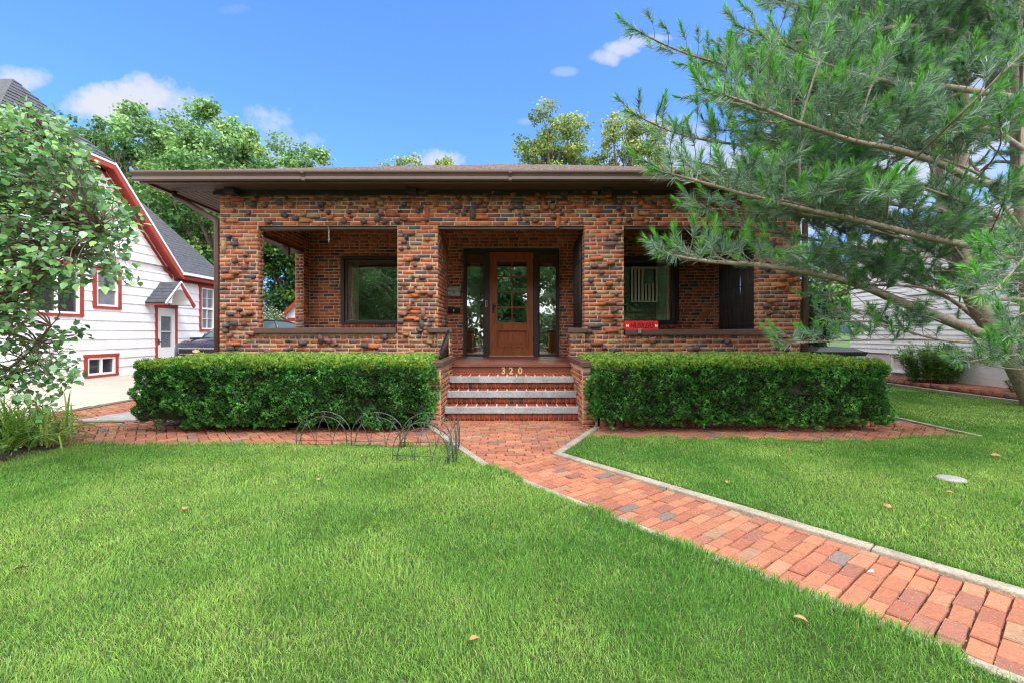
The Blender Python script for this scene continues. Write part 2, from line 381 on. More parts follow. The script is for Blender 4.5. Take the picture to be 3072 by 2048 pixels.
def strip(name, pts, w, z0, z1, mat=None, bev=.008):
    mb = MB()
    for a, b in zip(pts[:-1], pts[1:]):
        a, b = np.array(a), np.array(b); d = nrm(b - a); n = np.array([-d[1], d[0]]); L = np.linalg.norm(b - a); k = max(1, int(L / 1.25))
        for i in range(k):
            p, q = a + d * (L * i / k + (.003 if i else 0)), a + d * (L * (i + 1) / k - .003); dz = rng.uniform(-.003, .003)
            mb.prism([(*p, z0), (*q, z0), (*(q + n * w), z0), (*(p + n * w), z0)], (0, 0, z1 - z0 + dz))
    o = mb.build(name, mat or m_kerb, bevel=bev); tag(o, kind='structure'); return o
strip('path_kerb', [tuple(pR1 - dgd * 0), tuple(pR0 + dgd * .004)], -.085, -.06, .020)
strip('path_kerb', [tuple(pR0), (1.05, 5.79)], -.075, -.06, .022)
strip('path_kerb', [(-1.05, 5.90), tuple(pL0)], -.075, -.06, .014)
strip('path_kerb', [tuple(pL0), tuple(pL1)], -.055, -.06, .004)
strip('path_kerb', [(5.37, 13), (5.37, 5.24)], .06, -.06, .02)
strip('lawn_kerb', [(8.60, -4.5), (8.60, 13.5)], -.10, -.06, .055)
# stepping slabs by the driveway
mb = MB(); mb.prism([(-5.86, 6.08, 0), (-4.95, 6.12, 0), (-4.95, 6.86, 0), (-5.66, 6.88, 0)], (0, 0, .035))
o = mb.build('paving_slab', m_conc, bevel=.01); tag(o, 'pale grey concrete slab set in the brick path beside the hedge', 'slab')
mb = MB(); mb.prism([(-5.62, 6.93, 0), (-4.95, 6.91, 0), (-4.95, 7.55, 0), (-5.35, 7.55, 0)], (0, 0, .03))
o = mb.build('paving_slab', M('brown_slab', (.36, .24, .17), .9, var=(6, .2)), bevel=.01); tag(o, 'brown slab behind the pale one in the brick path', 'slab')

# ------------------------------------------------------------------ brick work
BR = [((.46, .145, .062), 5), ((.38, .115, .058), 4.5), ((.28, .095, .06), 3), ((.47, .215, .10), 2.2), ((.18, .105, .09), 2.2), ((.115, .10, .10), 1.9), ((.36, .23, .13), 1.8), ((.24, .12, .09), 2.2)]
BRI = [((.47, .135, .062), 5), ((.38, .11, .055), 5), ((.30, .09, .055), 3), ((.48, .19, .08), 2), ((.12, .085, .08), 1.8), ((.085, .078, .08), 1.1)]  # porch interior bricks, colours lifted to make up for the porch shade
BQ = np.array([(0, 1, 5, 4), (1, 2, 6, 5), (2, 3, 7, 6), (3, 0, 4, 7), (4, 5, 6, 7)])
class Bricks:
    def __init__(s): s.V = []; s.C = []
    def box(s, O, U, V, Nn, u0, u1, v0, v1, proud, col, jit=.0025):
        b = np.array([(u0, v0, -.02), (u1, v0, -.02), (u1, v1, -.02), (u0, v1, -.02), (u0, v0, proud), (u1, v0, proud), (u1, v1, proud), (u0, v1, proud)])
        b[4:] += rng.uniform(-jit, jit, (4, 3)); b[4:, 0] += np.array([1, -1, -1, 1]) * .002; b[4:, 1] += np.array([1, 1, -1, -1]) * .002
        s.V.append(O + b[:, :1] * U + b[:, 1:2] * V + b[:, 2:] * Nn); s.C.append(np.tile(col, (8, 1)) * (1 + rng.uniform(-.06, .06, (8, 1))))
    def wall(s, O, U, Nn, width, height, holes=(), pal=BR, course=.0645, L=.205, proud=(.003, .010), off=0., skip=None):
        O, U, Nn = map(lambda q: np.array(q, float), (O, U, Nn)); V = np.array([0, 0, 1.])
        r = 0; g = .0075
        while (r + 1) * course <= height + .012:
            v0, v1 = r * course, (r + 1) * course
            x = -((r % 2) * L / 2 + off + rng.uniform(0, .03))
            if r % 6 == 5: ll = L / 2
            else: ll = L
            while x < width:
                l = ll * rng.uniform(.93, 1.07); a, b = max(x, 0), min(x + l, width); x += l
                segs = [(a, b)]
                for (h0, h1, k0, k1) in holes:
                    if v1 - .02 > k0 and v0 + .02 < k1:
                        ns = []
                        for (p, q) in segs:
                            if q <= h0 or p >= h1: ns.append((p, q)); continue
                            if p < h0: ns.append((p, h0))
                            if q > h1: ns.append((h1, q))
                        segs = ns
                for (p, q) in segs:
                    if q - p < .025: continue
                    s.box(O, U, V, Nn, p + g, q - g, v0 + g * .9, min(v1, height) - g * .9, rng.uniform(*proud), palette(pal))
            r += 1
    def build(s, name, mat, parent, lu=None):
        n = len(s.V); V = np.concatenate(s.V); Fa = (BQ[None] + (np.arange(n) * 8)[:, None, None]).reshape(-1, 4); C = np.concatenate(s.C)
        if lu is not None and lu.V: Fa = [Fa, np.concatenate(lu.F) + len(V)]; V = np.concatenate([V] + lu.V); C = np.concatenate([C] + lu.C)
        return fast(name, V, Fa, mat, parent, C)
bm0 = bmesh.new(); bmesh.ops.create_icosphere(bm0, subdivisions=2, radius=1); bm0.verts.ensure_lookup_table()
ICO_V = np.array([v.co[:] for v in bm0.verts]); ICO_F = np.array([[v.index for v in f.verts] for f in bm0.faces]); bm0.free()
LUMPC = [((.15, .08, .075), 4), ((.085, .078, .085), 3), ((.22, .10, .07), 3), ((.28, .15, .08), 1.3)]
STUB = [((.17, .085, .07), 4), ((.10, .085, .09), 3.5), ((.30, .12, .06), 3), ((.46, .15, .055), 2), ((.32, .19, .10), 1.3)]
class Lumps:
    def __init__(s): s.V = []; s.F = []; s.C = []; s.n = 0
    def add(s, c, r, boxy=.5):
        v = ICO_V.copy(); k = np.abs(v).max(1, keepdims=True); v = v * (1 - boxy) + v / k * boxy * .8
        for fr, am in ((2.2, .16), (4.5, .10), (9, .06)):
            a = rng.uniform(0, 6.28, 3); v = v * (1 + am * np.sin(fr * v[:, [1]] + a[0]) * np.cos(fr * v[:, [2]] + a[1]) + am * .7 * np.sin(fr * 1.3 * v[:, [0]] + a[2]))
        v += rng.normal(0, .06, v.shape)
        th = rng.uniform(-.5, .5); ct, st = math.cos(th), math.sin(th); v = v * np.array(r)
        v = np.stack([v[:, 0] * ct - v[:, 2] * st, v[:, 1], v[:, 0] * st + v[:, 2] * ct], 1)
        col = palette(LUMPC); s.V.append(v + c); s.F.append(ICO_F + s.n); s.n += len(v)
        s.C.append(np.tile(col, (len(v), 1)) * (1 + rng.normal(0, .14, (len(v), 1))))
    def build(s, name, mat, parent): return fast(name, np.concatenate(s.V), np.concatenate(s.F), mat, parent, np.concatenate(s.C))
def clinkers(br, lu, x0, x1, z0, z1, y, dens):     # over-burnt bricks and stubs standing out of the face
    O = np.array([0, y, 0.]); U = np.array([1., 0, 0]); V = np.array([0, 0, 1.]); Nn = np.array([0, -1., 0])
    n = int((x1 - x0) * (z1 - z0) * dens); pts = []
    for _ in range(n * 6):
        if len(pts) >= n: break
        x, z = rng.uniform(x0 + .06, x1 - .06), rng.uniform(z0 + .05, z1 - .05)
        if rng.random() < .42 and pts: q = pts[rng.integers(len(pts))]; x, z = q[0] + rng.uniform(-.14, .14), q[1] + rng.uniform(-.13, .13)
        if not (x0 + .05 < x < x1 - .05 and z0 + .05 < z < z1 - .05): continue
        if any(abs(x - a) < .10 and abs(z - b) < .060 for a, b in pts): continue
        pts.append((x, z)); k = rng.random()
        if k < .40:
            r = rng.uniform(.028, .052); lu.add(np.array([x, y - r * .42, z]), (r * rng.uniform(.9, 1.4), r * rng.uniform(.9, 1.5), r * rng.uniform(.75, 1.1)), rng.uniform(.45, .95))
        elif k < .82:
            a = rng.uniform(.036, .054); h = rng.uniform(.024, .034); br.box(O, U, V, Nn, x - a, x + a, z - h, z + h, rng.uniform(.035, .085), palette(STUB), .011)
        elif k < .87:
            br.box(O, U, V, Nn, x - .032, x + .032, z - .1, z + .1, rng.uniform(.025, .05), palette(BR), .006)
        else:
            br.box(O, U, V, Nn, x - .10, x + .10, z - .029, z + .029, rng.uniform(.03, .05), palette(BR), .007)

# ------------------------------------------------------------------ the brick house
H = thing('brick_house', 'dark red clinker brick bungalow with deep front porch and low brown hipped roof', 'house', (0, 7.3, 0))
def piece(name, x0, x1, z0, z1, y0=7.26, y1=7.46, dens=20, right=False, left=False, holes=()):
    core = MB(); core.box(x0, x1, y0, y1, z0, z1); c = core.build(name, m_mortar, H)
    b = Bricks(); l = Lumps(); xa, xb = x0 - (.010 if left else 0), x1 + (.010 if right else 0); b.wall((xa, y0, z0), (1, 0, 0), (0, -1, 0), xb - xa, z1 - z0, holes)
    if right: b.wall((x1, y0, z0), (0, 1, 0), (1, 0, 0), y1 - y0, z1 - z0, off=.06)
    if left: b.wall((x0, y1, z0), (0, -1, 0), (-1, 0, 0), y1 - y0, z1 - z0, off=.06)
    if dens: clinkers(b, l, x0, x1, z0, z1, y0, dens)
    b.build('brickwork', m_brick, c, l)
    return c
XP = [(-4.66, -4.053), (-1.827, -1.184), (1.16, 1.782), (3.945, 4.596)]
piece('lintel_wall', -4.66, 4.596, 2.904, 3.50, dens=36)
piece('porch_pier', *XP[0], 0, 2.902, dens=24, right=True, left=True, y1=7.42)
piece('porch_pier', *XP[1], 0, 2.902, dens=26, right=True, y1=8.38)
piece('porch_pier', *XP[2], 0, 2.902, dens=24, right=True, left=True, y1=7.52)
piece('porch_pier', *XP[3], 0, 2.902, dens=20, left=True, right=True, y1=7.42)
piece('porch_parapet', -4.051, -1.829, 0, 1.188, dens=13)
piece('porch_parapet', 1.784, 3.943, 0, 1.160, dens=13)
for (a, b, nm) in ((-1.180, -.985, 'left'), (.935, 1.158, 'right')):
    piece('stair_pedestal', a, b, 0, 1.20, 7.215, 7.50, dens=0, right=a < 0, left=a > 0)
    mb = MB(); mb.box(a - .16, b + .04, 7.15, 7.53, 1.201, 1.275) if a < 0 else mb.box(a - .06, b + .02, 7.15, 7.53, 1.201, 1.275)
    mb.build('pedestal_cap', m_brown, H, bevel=.008)
# sills and the beams under the lintel
mb = MB(); mb.box(-4.085, -1.84, 7.19, 7.50, 1.190, 1.277); mb.build('porch_sill', m_brown, H, bevel=.008)
mb = MB(); mb.box(1.80, 4.06, 7.19, 7.50, 1.162, 1.250); mb.build('porch_sill', m_brown, H, bevel=.008)
for a, b in ((-4.05, -1.83), (-1.18, 1.157), (1.785, 3.942)):
    mb = MB(); mb.box(a, b, 7.30, 7.455, 2.858, 2.902); mb.build('porch_beam', m_brown, H, bevel=.006)
# porch inside: back wall, side walls, ceiling, floor
WIN = [(-3.53, -1.56), (1.56, 3.44)]; WZ = (1.383, 2.777); DR = (-1.005, .974); DZ = 2.937; FZ = .722; BY = 9.41
c = MB()
xs = [-4.36, WIN[0][0], WIN[0][1], DR[0], DR[1], WIN[1][0], WIN[1][1], 4.36]
for i in range(7):
    if i in (1, 5): c.box(xs[i], xs[i + 1], BY, BY + .2, .2, WZ[0]); c.box(xs[i], xs[i + 1], BY, BY + .2, WZ[1], 3.4)
    elif i == 3: c.box(xs[i], xs[i + 1], BY, BY + .2, DZ, 3.4)
    else: c.box(xs[i], xs[i + 1], BY, BY + .2, .2, 3.4)
cw = c.build('porch_back_wall', m_mortar, H)
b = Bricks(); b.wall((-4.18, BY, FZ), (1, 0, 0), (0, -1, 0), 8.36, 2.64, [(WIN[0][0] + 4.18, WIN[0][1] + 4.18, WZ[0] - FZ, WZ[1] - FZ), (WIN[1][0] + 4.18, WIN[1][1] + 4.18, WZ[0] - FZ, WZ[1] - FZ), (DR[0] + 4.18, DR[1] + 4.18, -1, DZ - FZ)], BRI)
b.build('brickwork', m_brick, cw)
for sgn in (-1, 1):
    x = sgn * 4.185; xo = sgn * 4.352; xa, xb = min(x, xo), max(x, xo)
    c = MB(); c.box(xa, xb, 7.421, 9.40, 0, 1.19); c.box(xa, xb, 7.461, 9.13, 2.86, 3.44); c.box(xa, xb, 9.13, 9.40, 1.19, 3.44)
    sw = c.build('porch_side_wall', m_mortar, H)
    b = Bricks(); U = (0, 1, 0) if sgn < 0 else (0, -1, 0); Nn = (-sgn, 0, 0)
    y0 = 7.47 if sgn < 0 else 9.40
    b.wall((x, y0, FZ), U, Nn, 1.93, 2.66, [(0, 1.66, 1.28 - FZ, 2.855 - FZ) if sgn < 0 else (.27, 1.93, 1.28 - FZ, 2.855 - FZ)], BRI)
    b.wall((xa, 9.13, 1.28), (1, 0, 0), (0, -1, 0), xb - xa, 1.58, (), BR)
    b.build('brickwork', m_brick, sw)
    mb = MB(); mb.box(xa - .02, xb + .02, 7.465, 9.128, 2.80, 2.858); mb.box(x - .05, x + .05, 8.42, 8.50, 2.64, 2.80) if sgn < 0 else None; mb.build('porch_beam', m_brown, H, bevel=.006)
    mb = MB(); mb.box(xa - .03, xb + .03, 7.505, 9.10, 1.192, 1.262); mb.build('porch_sill', m_brown, H, bevel=.006)
mb = MB(); mb.box(-4.18, 4.18, 7.462, 9.405, 3.36, 3.40); mb.build('porch_ceiling', M('cream_ceiling', (.74, .70, .62), .7, var=(3, .06)), H)  # unseen ceiling, made pale to bounce light onto the back wall
mb = MB(); mb.box(-4.18, 4.18, 7.53, 9.408, .66, FZ)
for i in range(24): y = 7.02 + i * .0215; mb.box(-.978, .930, y, y + .0205, .68, FZ - .001) if i < 23 else None
mb.box(-.975, .928, 7.045, 7.53, .60, .678)
mb.build('porch_floor', m_floor, H)
mb = MB(); mb.box(-.93, .915, 7.05, 7.075, .54, .679); mb.build('floor_fascia', m_risepaint, H)

# steps
steps = thing('front_steps', 'three brick steps with grey stone nosings rising to the front porch', 'steps', (0, 6.5, 0))
for i, (y, z) in enumerate(((6.20, .196), (6.445, .378), (6.67, .564))):
    yn = (6.445, 6.67, 7.05)[i]; zb = (0, .196, .378)[i]
    mb = MB(); n = 8
    mb.box(-.918, .908, y, y + .055, z - .094, z - .002); mb.build('nosing', m_nosing, steps, bevel=.006)
    mb = MB(); mb.box(-.916, .906, y + .056, yn + .04, z - .06, z - .004); t = mb.build('tread', m_wjoint, steps)
    b = Bricks(); w = 1.82 / 13
    for k in range(13):
        b.box(np.array([-.913 + k * w, y + .058, z - .004]), np.array([1., 0, 0]), np.array([0, 1., 0]), np.array([0, 0, 1.]), .008, w - .008, .002, yn - y - .028, .006, np.array([.235, .055, .032]) * rng.uniform(.8, 1.2), .001)
    b.build('brickwork', m_brick, t)
    mb = MB(); mb.box(-.915, .905, y + .045, y + .055 + .03, zb - .03, z - .095); rs = mb.build('riser', m_mortar, steps)
    b = Bricks(); w = 1.815 / 27
    for k in range(27): b.box(np.array([-.912 + k * w, y + .045, zb]), np.array([1., 0, 0]), np.array([0, 0, 1.]), np.array([0, -1., 0]), .003, w - .003, .0, z - .098 - zb, .012, palette([((.40, .085, .035), 5), ((.33, .075, .035), 4), ((.24, .07, .04), 1), ((.10, .07, .07), .3)]), .001)
    b.build('brickwork', m_brick, rs)
for sgn in (-1, 1):
    x0, x1 = (-1.12, -.925) if sgn < 0 else (.914, 1.11)
    c = MB(); c.box(x0, x1, 5.90, 7.21, 0, .758); ck = c.build('stair_cheek_wall', m_mortar, H)
    b = Bricks(); b.wall((x0, 5.90, 0), (1, 0, 0), (0, -1, 0), x1 - x0, .758)
    if sgn < 0: b.wall((x1, 5.90, 0), (0, 1, 0), (1, 0, 0), 1.30, .758, off=.05)
    else: b.wall((x0, 7.20, 0), (0, -1, 0), (-1, 0, 0), 1.30, .758, off=.05)
    b.build('brickwork', m_brick, ck)
    mb = MB(); mb.box(x0 - .035, x1 + .035, 5.86, 7.208, .760, .830); mb.build('cheek_cap', m_brown, H, bevel=.008)
# house number
def text_mesh(name, body, size, mat, parent, loc, rot=(R(90), 0, 0), ext=.004, shear=0., sx=1., spacing=1., bold=0.):
    cu_ = bpy.data.curves.new(name, 'FONT'); cu_.body = body; cu_.size = size; cu_.extrude = ext; cu_.align_x = 'CENTER'; cu_.shear = shear; cu_.space_character = spacing; cu_.offset = bold
    cu_.resolution_u = 4
    to = bpy.data.objects.new(name, cu_); COL.objects.link(to)
    dg = bpy.context.evaluated_depsgraph_get(); me = bpy.data.meshes.new_from_object(to.evaluated_get(dg))
    bpy.data.objects.remove(to); me.materials.clear(); me.materials.append(mat)
    mat4 = Matrix.Translation(loc) @ Matrix.Rotation(rot[2], 4, 'Z') @ Matrix.Rotation(rot[0], 4, 'X') @ Matrix.Diagonal((sx, 1, 1, 1))
    me.transform(mat4)
    return put(bpy.data.objects.new(name, me), parent)
for ch, px in (('3', 1510), ('2', 1533), ('0', 1560.5)):
    text_mesh('house_number', ch, .148, m_brass, H, ((px - 1536) / 194.0, 7.046, .568), sx=.92, ext=.005, bold=.0035)

m_glasss = glassmat('sidelight_glass', (.88, .92, .90), .24)
# front door with side lights
def fr(px): return (px - 1536) / 145.0
def fz(py): return EYE + (1000 - py) / 145.0
df = MB()
df.box(-1.003, -.95, 9.36, 9.46, FZ, 2.935); df.box(.925, .972, 9.36, 9.46, FZ, 2.935); df.box(-.949, .924, 9.36, 9.46, 2.865, 2.935)
df.box(-.572, -.470, 9.365, 9.46, FZ, 2.864); df.box(.443, .549, 9.365, 9.46, FZ, 2.864)
df.build('door_frame', m_dframe, H, bevel=.005)
d = MB(); x0, x1, z0, z1 = -.466, .439, FZ + .02, 2.86; ga, gb, gt, gbm = -.303, .303, 2.676, 1.41
d.box(x0, ga, 9.385, 9.43, z0, z1); d.box(gb, x1, 9.385, 9.43, z0, z1)
d.box(ga, gb, 9.385, 9.43, gt, z1); d.box(ga, gb, 9.385, 9.43, 1.238, gbm); d.box(ga, gb, 9.385, 9.43, z0, .935); d.box(ga, gb, 9.414, 9.425, .936, 1.237)
d.box(ga + .045, gb - .045, 9.398, 9.4135, .985, 1.188)
d.box(-.012, .012, 9.388, 9.425, gbm, gt)
for k in range(1, 4): zz = gbm + (gt - gbm) * k / 4; d.box(ga, -.0125, 9.388, 9.425, zz - .012, zz + .012); d.box(.0125, gb, 9.388, 9.425, zz - .012, zz + .012)
for (a, b_, c_, e) in ((ga - .03, ga - .002, gbm - .03, gt + .03), (gb + .002, gb + .03, gbm - .03, gt + .03)): d.box(a, b_, 9.376, 9.3845, c_, e)
d.box(ga - .001, gb + .001, 9.376, 9.3845, gt + .002, gt + .03); d.box(ga - .001, gb + .001, 9.376, 9.3845, gbm - .03, gbm - .002)
for (a, b_, c_, e) in ((ga - .03, ga, .905, 1.268), (gb, gb + .03, .905, 1.268)): d.box(a, b_, 9.370, 9.3845, c_, e)
d.box(ga + .001, gb - .001, 9.370, 9.3845, 1.24, 1.268); d.box(ga + .001, gb - .001, 9.370, 9.3845, .905, .933)
dr = d.build('door', m_door, H, bevel=.004)
mb = MB(); mb.box(ga + .002, gb - .002, 9.408, 9.412, gbm, gt); mb.build('pane', m_glassd, dr)
mb = MB(); mb.tube([(-.385, 9.375, 1.70), (-.385, 9.335, 1.70), (-.36, 9.325, 1.715), (-.30, 9.33, 1.79)][:3] + [(-.335, 9.328, 1.765)], .011, 6); mb.box(-.405, -.365, 9.376, 9.3846, 1.60, 1.80); mb.build('handle', m_black, dr)
for z in (2.60, 1.02): mb = MB(); mb.box(.430, .452, 9.372, 9.384, z, z + .11); mb.build('hinge', m_black, dr)
mb = MB(); mb.box(-.47, .443, 9.34, 9.43, FZ + .001, FZ + .019); mb.build('threshold', M('worn_brass', (.55, .40, .22), .45, metal=.4, var=(20, .2)), H)
for (a, b_) in ((-.948, -.574), (.551, .923)):
    s = MB(); s.box(a, a + .02, 9.395, 9.42, FZ, 2.86); s.box(b_ - .02, b_, 9.395, 9.42, FZ, 2.86); s.box(a + .021, b_ - .021, 9.395, 9.42, 2.80, 2.86); s.box(a + .021, b_ - .021, 9.395, 9.42, FZ, .765)
    sl_ = s.build('sidelight', m_dframe, H, bevel=.003)
    mb = MB(); mb.box(a + .021, b_ - .021, 9.405, 9.409, .766, 2.799); mb.build('pane', m_glasss, sl_)
    t = MB(); t.box(a + .02, a + .085, 9.425, 9.45, FZ, 2.82); t.box(b_ - .085, b_ - .02, 9.425, 9.45, FZ, 2.82); t.box(a + .086, b_ - .086, 9.425, 9.45, 2.64, 2.82); t.box(a + .086, b_ - .086, 9.425, 9.45, FZ, 1.28)
    t.build('inner_frame', m_tan, sl_, bevel=.004)
    mb = MB(); mb.box(a + .086, b_ - .086, 9.442, 9.447, 1.281, 2.639); mb.build('blind', M('sage_blind', (.50, .58, .47), .9, var=(30, .15), stretch=(1, 1, 8)), sl_)
mb = MB(); mb.box(-.548, -.510, 9.352, 9.364, 1.735, 1.86); db = mb.build('doorbell', m_wpaint, H, bevel=.004)
mb = MB(); mb.box(-.540, -.518, 9.346, 9.3515, 1.745, 1.85); mb.build('button', m_black, db)
# big porch windows
for wi, (a, b_) in enumerate(WIN):
    f = MB(); t = .07
    f.box(a, a + t, 9.37, 9.47, *WZ); f.box(b_ - t, b_, 9.37, 9.47, *WZ); f.box(a + t + .001, b_ - t - .001, 9.37, 9.47, WZ[1] - t, WZ[1]); f.box(a + t + .001, b_ - t - .001, 9.37, 9.47, WZ[0], WZ[0] + .03)
    w = f.build('window', m_dframe, H, bevel=.004)
    f = MB(); a2, b2, z2, z3 = a + t + .003, b_ - t - .003, WZ[0] + .032, WZ[1] - t - .003
    f.box(a2, a2 + .05, 9.40, 9.45, z2, z3); f.box(b2 - .05, b2, 9.40, 9.45, z2, z3); f.box(a2 + .051, b2 - .051, 9.40, 9.45, z3 - .05, z3); f.box(a2 + .051, b2 - .051, 9.40, 9.45, z2, z2 + .05)
    f.build('sash', m_gframe, w, bevel=.003)
    mb = MB(); mb.box(a2 + .051, b2 - .051, 9.425, 9.429, z2 + .051, z3 - .051); mb.build('pane', m_glass, w)
    b = Bricks(); k = int((b_ - a) / .0655)
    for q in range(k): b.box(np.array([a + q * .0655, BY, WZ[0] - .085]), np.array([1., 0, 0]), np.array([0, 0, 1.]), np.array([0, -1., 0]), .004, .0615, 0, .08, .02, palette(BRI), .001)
    b.build('brick_sill', m_brick, w)
    mb = MB(); n = 60
    cx0, cx1 = ((a2 + .05, a2 + .26) if wi == 0 else (b2 - .36, b2 - .06))
    prof = [(cx0 + (cx1 - cx0) * i / n, 9.478 + .018 * math.sin(i * .75) + .008 * math.sin(i * 1.9)) for i in range(n + 1)]
    mb.add([(x, y, WZ[0] + .06) for x, y in prof] + [(x, y, WZ[1] - .1) for x, y in prof], [(i, i + 1, n + 2 + i, n + 1 + i) for i in range(n)], smooth=True)
    o = mb.build('curtain', m_curtain); tag(o, ('cream curtain drawn to the left side of the left porch window', 'pale curtain behind the right edge of the right porch window')[wi], 'curtain', 'curtains in the porch windows')
# body of the house behind the porch
mb = MB(); mb.box(-4.36, -4.30, 9.612, 19, 0, 3.44); mb.box(4.30, 4.36, 9.612, 19, 0, 3.44); mb.box(-4.36, 4.36, 19.001, 19.06, 0, 3.44)
mb.build('outer_wall', M('plain_brickwork', (.26, .085, .045), .9, var=(12, .4)), H)
mb = MB(); mb.box(-4.29, 4.29, 9.63, 13.0, .30, .34); mb.box(-4.29, 4.29, 13.0, 13.04, .34, 3.3); mb.box(-4.29, 4.29, 9.63, 13.0, 3.3, 3.34); mb.box(-1.25, -1.2, 9.63, 12.99, .341, 3.299); mb.box(1.2, 1.25, 9.63, 12.99, .341, 3.299)
mb.build('inner_room', M('room_wall', (.16, .14, .12), .95), H)

# eaves and roof
RX, RY0, RY1, RZ = 5.60, 6.70, 20.2, 3.565
so_ = MB(); zs = 3.457
for i in range(5): y = 6.80 + i * .094; so_.box(-5.46, 5.46, y, y + .090, zs, zs + .02)
so_.box(-5.46, 5.46, 6.80, 7.30, zs + .021, zs + .03)
for sgn in (-1, 1):
    for i in range(11):
        a = 4.366 + i * .10; so_.box(min(sgn * a, sgn * (a + .086)), max(sgn * a, sgn * (a + .086)), 7.275, 19.5, zs, zs + .02)
    so_.box(min(sgn * 4.366, sgn * 5.46), max(sgn * 4.366, sgn * 5.46), 7.31, 19.5, zs + .021, zs + .03)
so_.build('soffit', m_soffit, H)
mb = MB(); mb.box(-4.70, 4.64, 7.20, 7.258, 3.44, 3.456); mb.box(-4.74, 4.68, 7.215, 7.258, 3.385, 3.439); mb.build('frieze_board', m_dframe, H)
for px in (706, 1240, 1816): x = (px - 1536) / 189.; mb = MB(); mb.box(x - .075, x + .075, 7.06, 7.214, 3.37, 3.455); mb.build('rafter_end', m_dframe, H, bevel=.006)
fa = MB(); fa.box(-5.49, 5.49, 6.775, 6.798, 3.425, 3.56); fa.box(-5.49, -5.467, 6.80, 19.5, 3.425, 3.56); fa.box(5.467, 5.49, 6.80, 19.5, 3.425, 3.56); fa.build('fascia', m_gutter, H)
gp = [(0, 3.565), (0, 3.44), (-.055, 3.432), (-.075, 3.45), (-.072, 3.49), (-.085, 3.515), (-.108, 3.535), (-.112, 3.548), (-.112, 3.568), (-.104, 3.568), (-.104, 3.552)]
nG = 14
g = MB()
for i in range(nG):
    xa, xb = -5.60 + 11.2 * i / nG, -5.60 + 11.2 * (i + 1) / nG
    sag = lambda x: .012 * (1 - (x / 5.6) ** 2) - .006 * (x / 5.6)
    V = [(xa, 6.774 + a, z + sag(xa)) for a, z in gp] + [(xb, 6.774 + a, z + sag(xb)) for a, z in gp]; n = len(gp)
    g.add(V, [(j, j + 1, n + j + 1, n + j) for j in range(n - 1)])
    if i == 0: g.add(V[:n], [tuple(range(n))])
    if i == nG - 1: g.add(V[n:], [tuple(range(n))])
for sgn in (-1, 1):
    V = [(sgn * (5.491 - a), 6.79, z) for a, z in gp] + [(sgn * (5.491 - a), 19.6, z) for a, z in gp]
    g.add(V, [(j, j + 1, n + j + 1, n + j) for j in range(n - 1)])
for xs_ in (-3.1, -.05, 2.95): g.add([(xs_, 6.774 + a * 1.035 - .001, z - .002) for a, z in gp[1:9]] + [(xs_ + .05, 6.774 + a * 1.035 - .001, z - .002) for a, z in gp[1:9]], [(j, j + 1, 9 + j, 8 + j) for j in range(7)])
g.build('gutter', m_gutter, H)
rf = MB(); pk = 5.63; e = [(-RX, RY0, RZ), (RX, RY0, RZ), (RX, RY1, RZ), (-RX, RY1, RZ)]; a, b_ = (0, 12.0, pk), (0, 15.0, pk)
rf.add(e + [a, b_], [(0, 1, 4), (1, 2, 5, 4), (2, 3, 5), (3, 0, 4, 5)])
# shingle courses along the front slope
for k in range(1, 36):
    t = k / 36.; y = RY0 + (12 - RY0) * t; z = RZ + (pk - RZ) * t; xw = RX * (1 - t); ns = max(3, int(xw * 2 / .35))
    for q in range(ns):
        x0 = -xw + 2 * xw * q / ns; x1 = -xw + 2 * xw * (q + 1) / ns - .008; h = rng.uniform(.008, .02)
        rf.add([(x0, y - .15, z - .056 + h + .004), (x1, y - .15, z - .056 + h + .004), (x1, y, z + .004), (x0, y, z + .004), (x0, y - .15, z - .06), (x1, y - .15, z - .06)], [(0, 1, 2, 3), (4, 5, 1, 0)])
rf.build('roof', m_roofb, H)
mb = MB(); mb.prism([(-5.50, 6.70, 3.560), (5.50, 6.70, 3.560), (5.50, 20, 3.56), (-5.5, 20, 3.56)], (0, 0, .003)); mb.build('roof_deck', m_dframe, H)
for sgn in (-1, 1):
    x = sgn * 5.42; xv = sgn * 4.735 if sgn < 0 else 4.70; mb = MB()
    pts = [(x, 7.30, 3.455), (x, 7.30, 3.395), (x * .995, 7.30, 3.355), (x * .975, 7.30, 3.325), (xv + sgn * .10, 7.30, 3.055), (xv + sgn * .03, 7.30, 3.02), (xv, 7.30, 2.96), (xv, 7.30, .02)]
    mb.tube(pts, .044, 8); o = mb.build('downspout', m_brown, H)

# things on the porch
t = thing('wall_mailbox', 'dented pewter mailbox with hinged lid, upper of the two beside the front door', 'mailbox', (-1.183, 9.40, 1.92))
mb = MB(); mb.prism([(-1.315, 9.398, 1.925), (-1.315, 9.27, 1.945), (-1.315, 9.27, 2.05), (-1.315, 9.398, 2.09)], (.262, 0, 0)); mb.build('box', m_pewter, t, bevel=.008)
mb = MB(); mb.prism([(-1.325, 9.395, 2.095), (-1.325, 9.25, 2.052), (-1.325, 9.25, 2.075), (-1.325, 9.30, 2.14), (-1.325, 9.395, 2.165)], (.282, 0, 0)); mb.build('lid', m_pewter, t, bevel=.006)
mb = MB(); mb.bar((-1.2, 9.262, 2.0), (-1.165, 9.262, 2.0), .006); mb.build('latch', m_black, t)
t = thing('wall_mailbox', 'small black mailbox with white emblem, lower of the two beside the front door', 'mailbox', (-1.19, 9.40, 1.60))
mb = MB(); mb.prism([(-1.315, 9.398, 1.605), (-1.315, 9.31, 1.625), (-1.315, 9.30, 1.70), (-1.315, 9.398, 1.72)], (.25, 0, 0)); mb.build('box', m_black, t, bevel=.006)
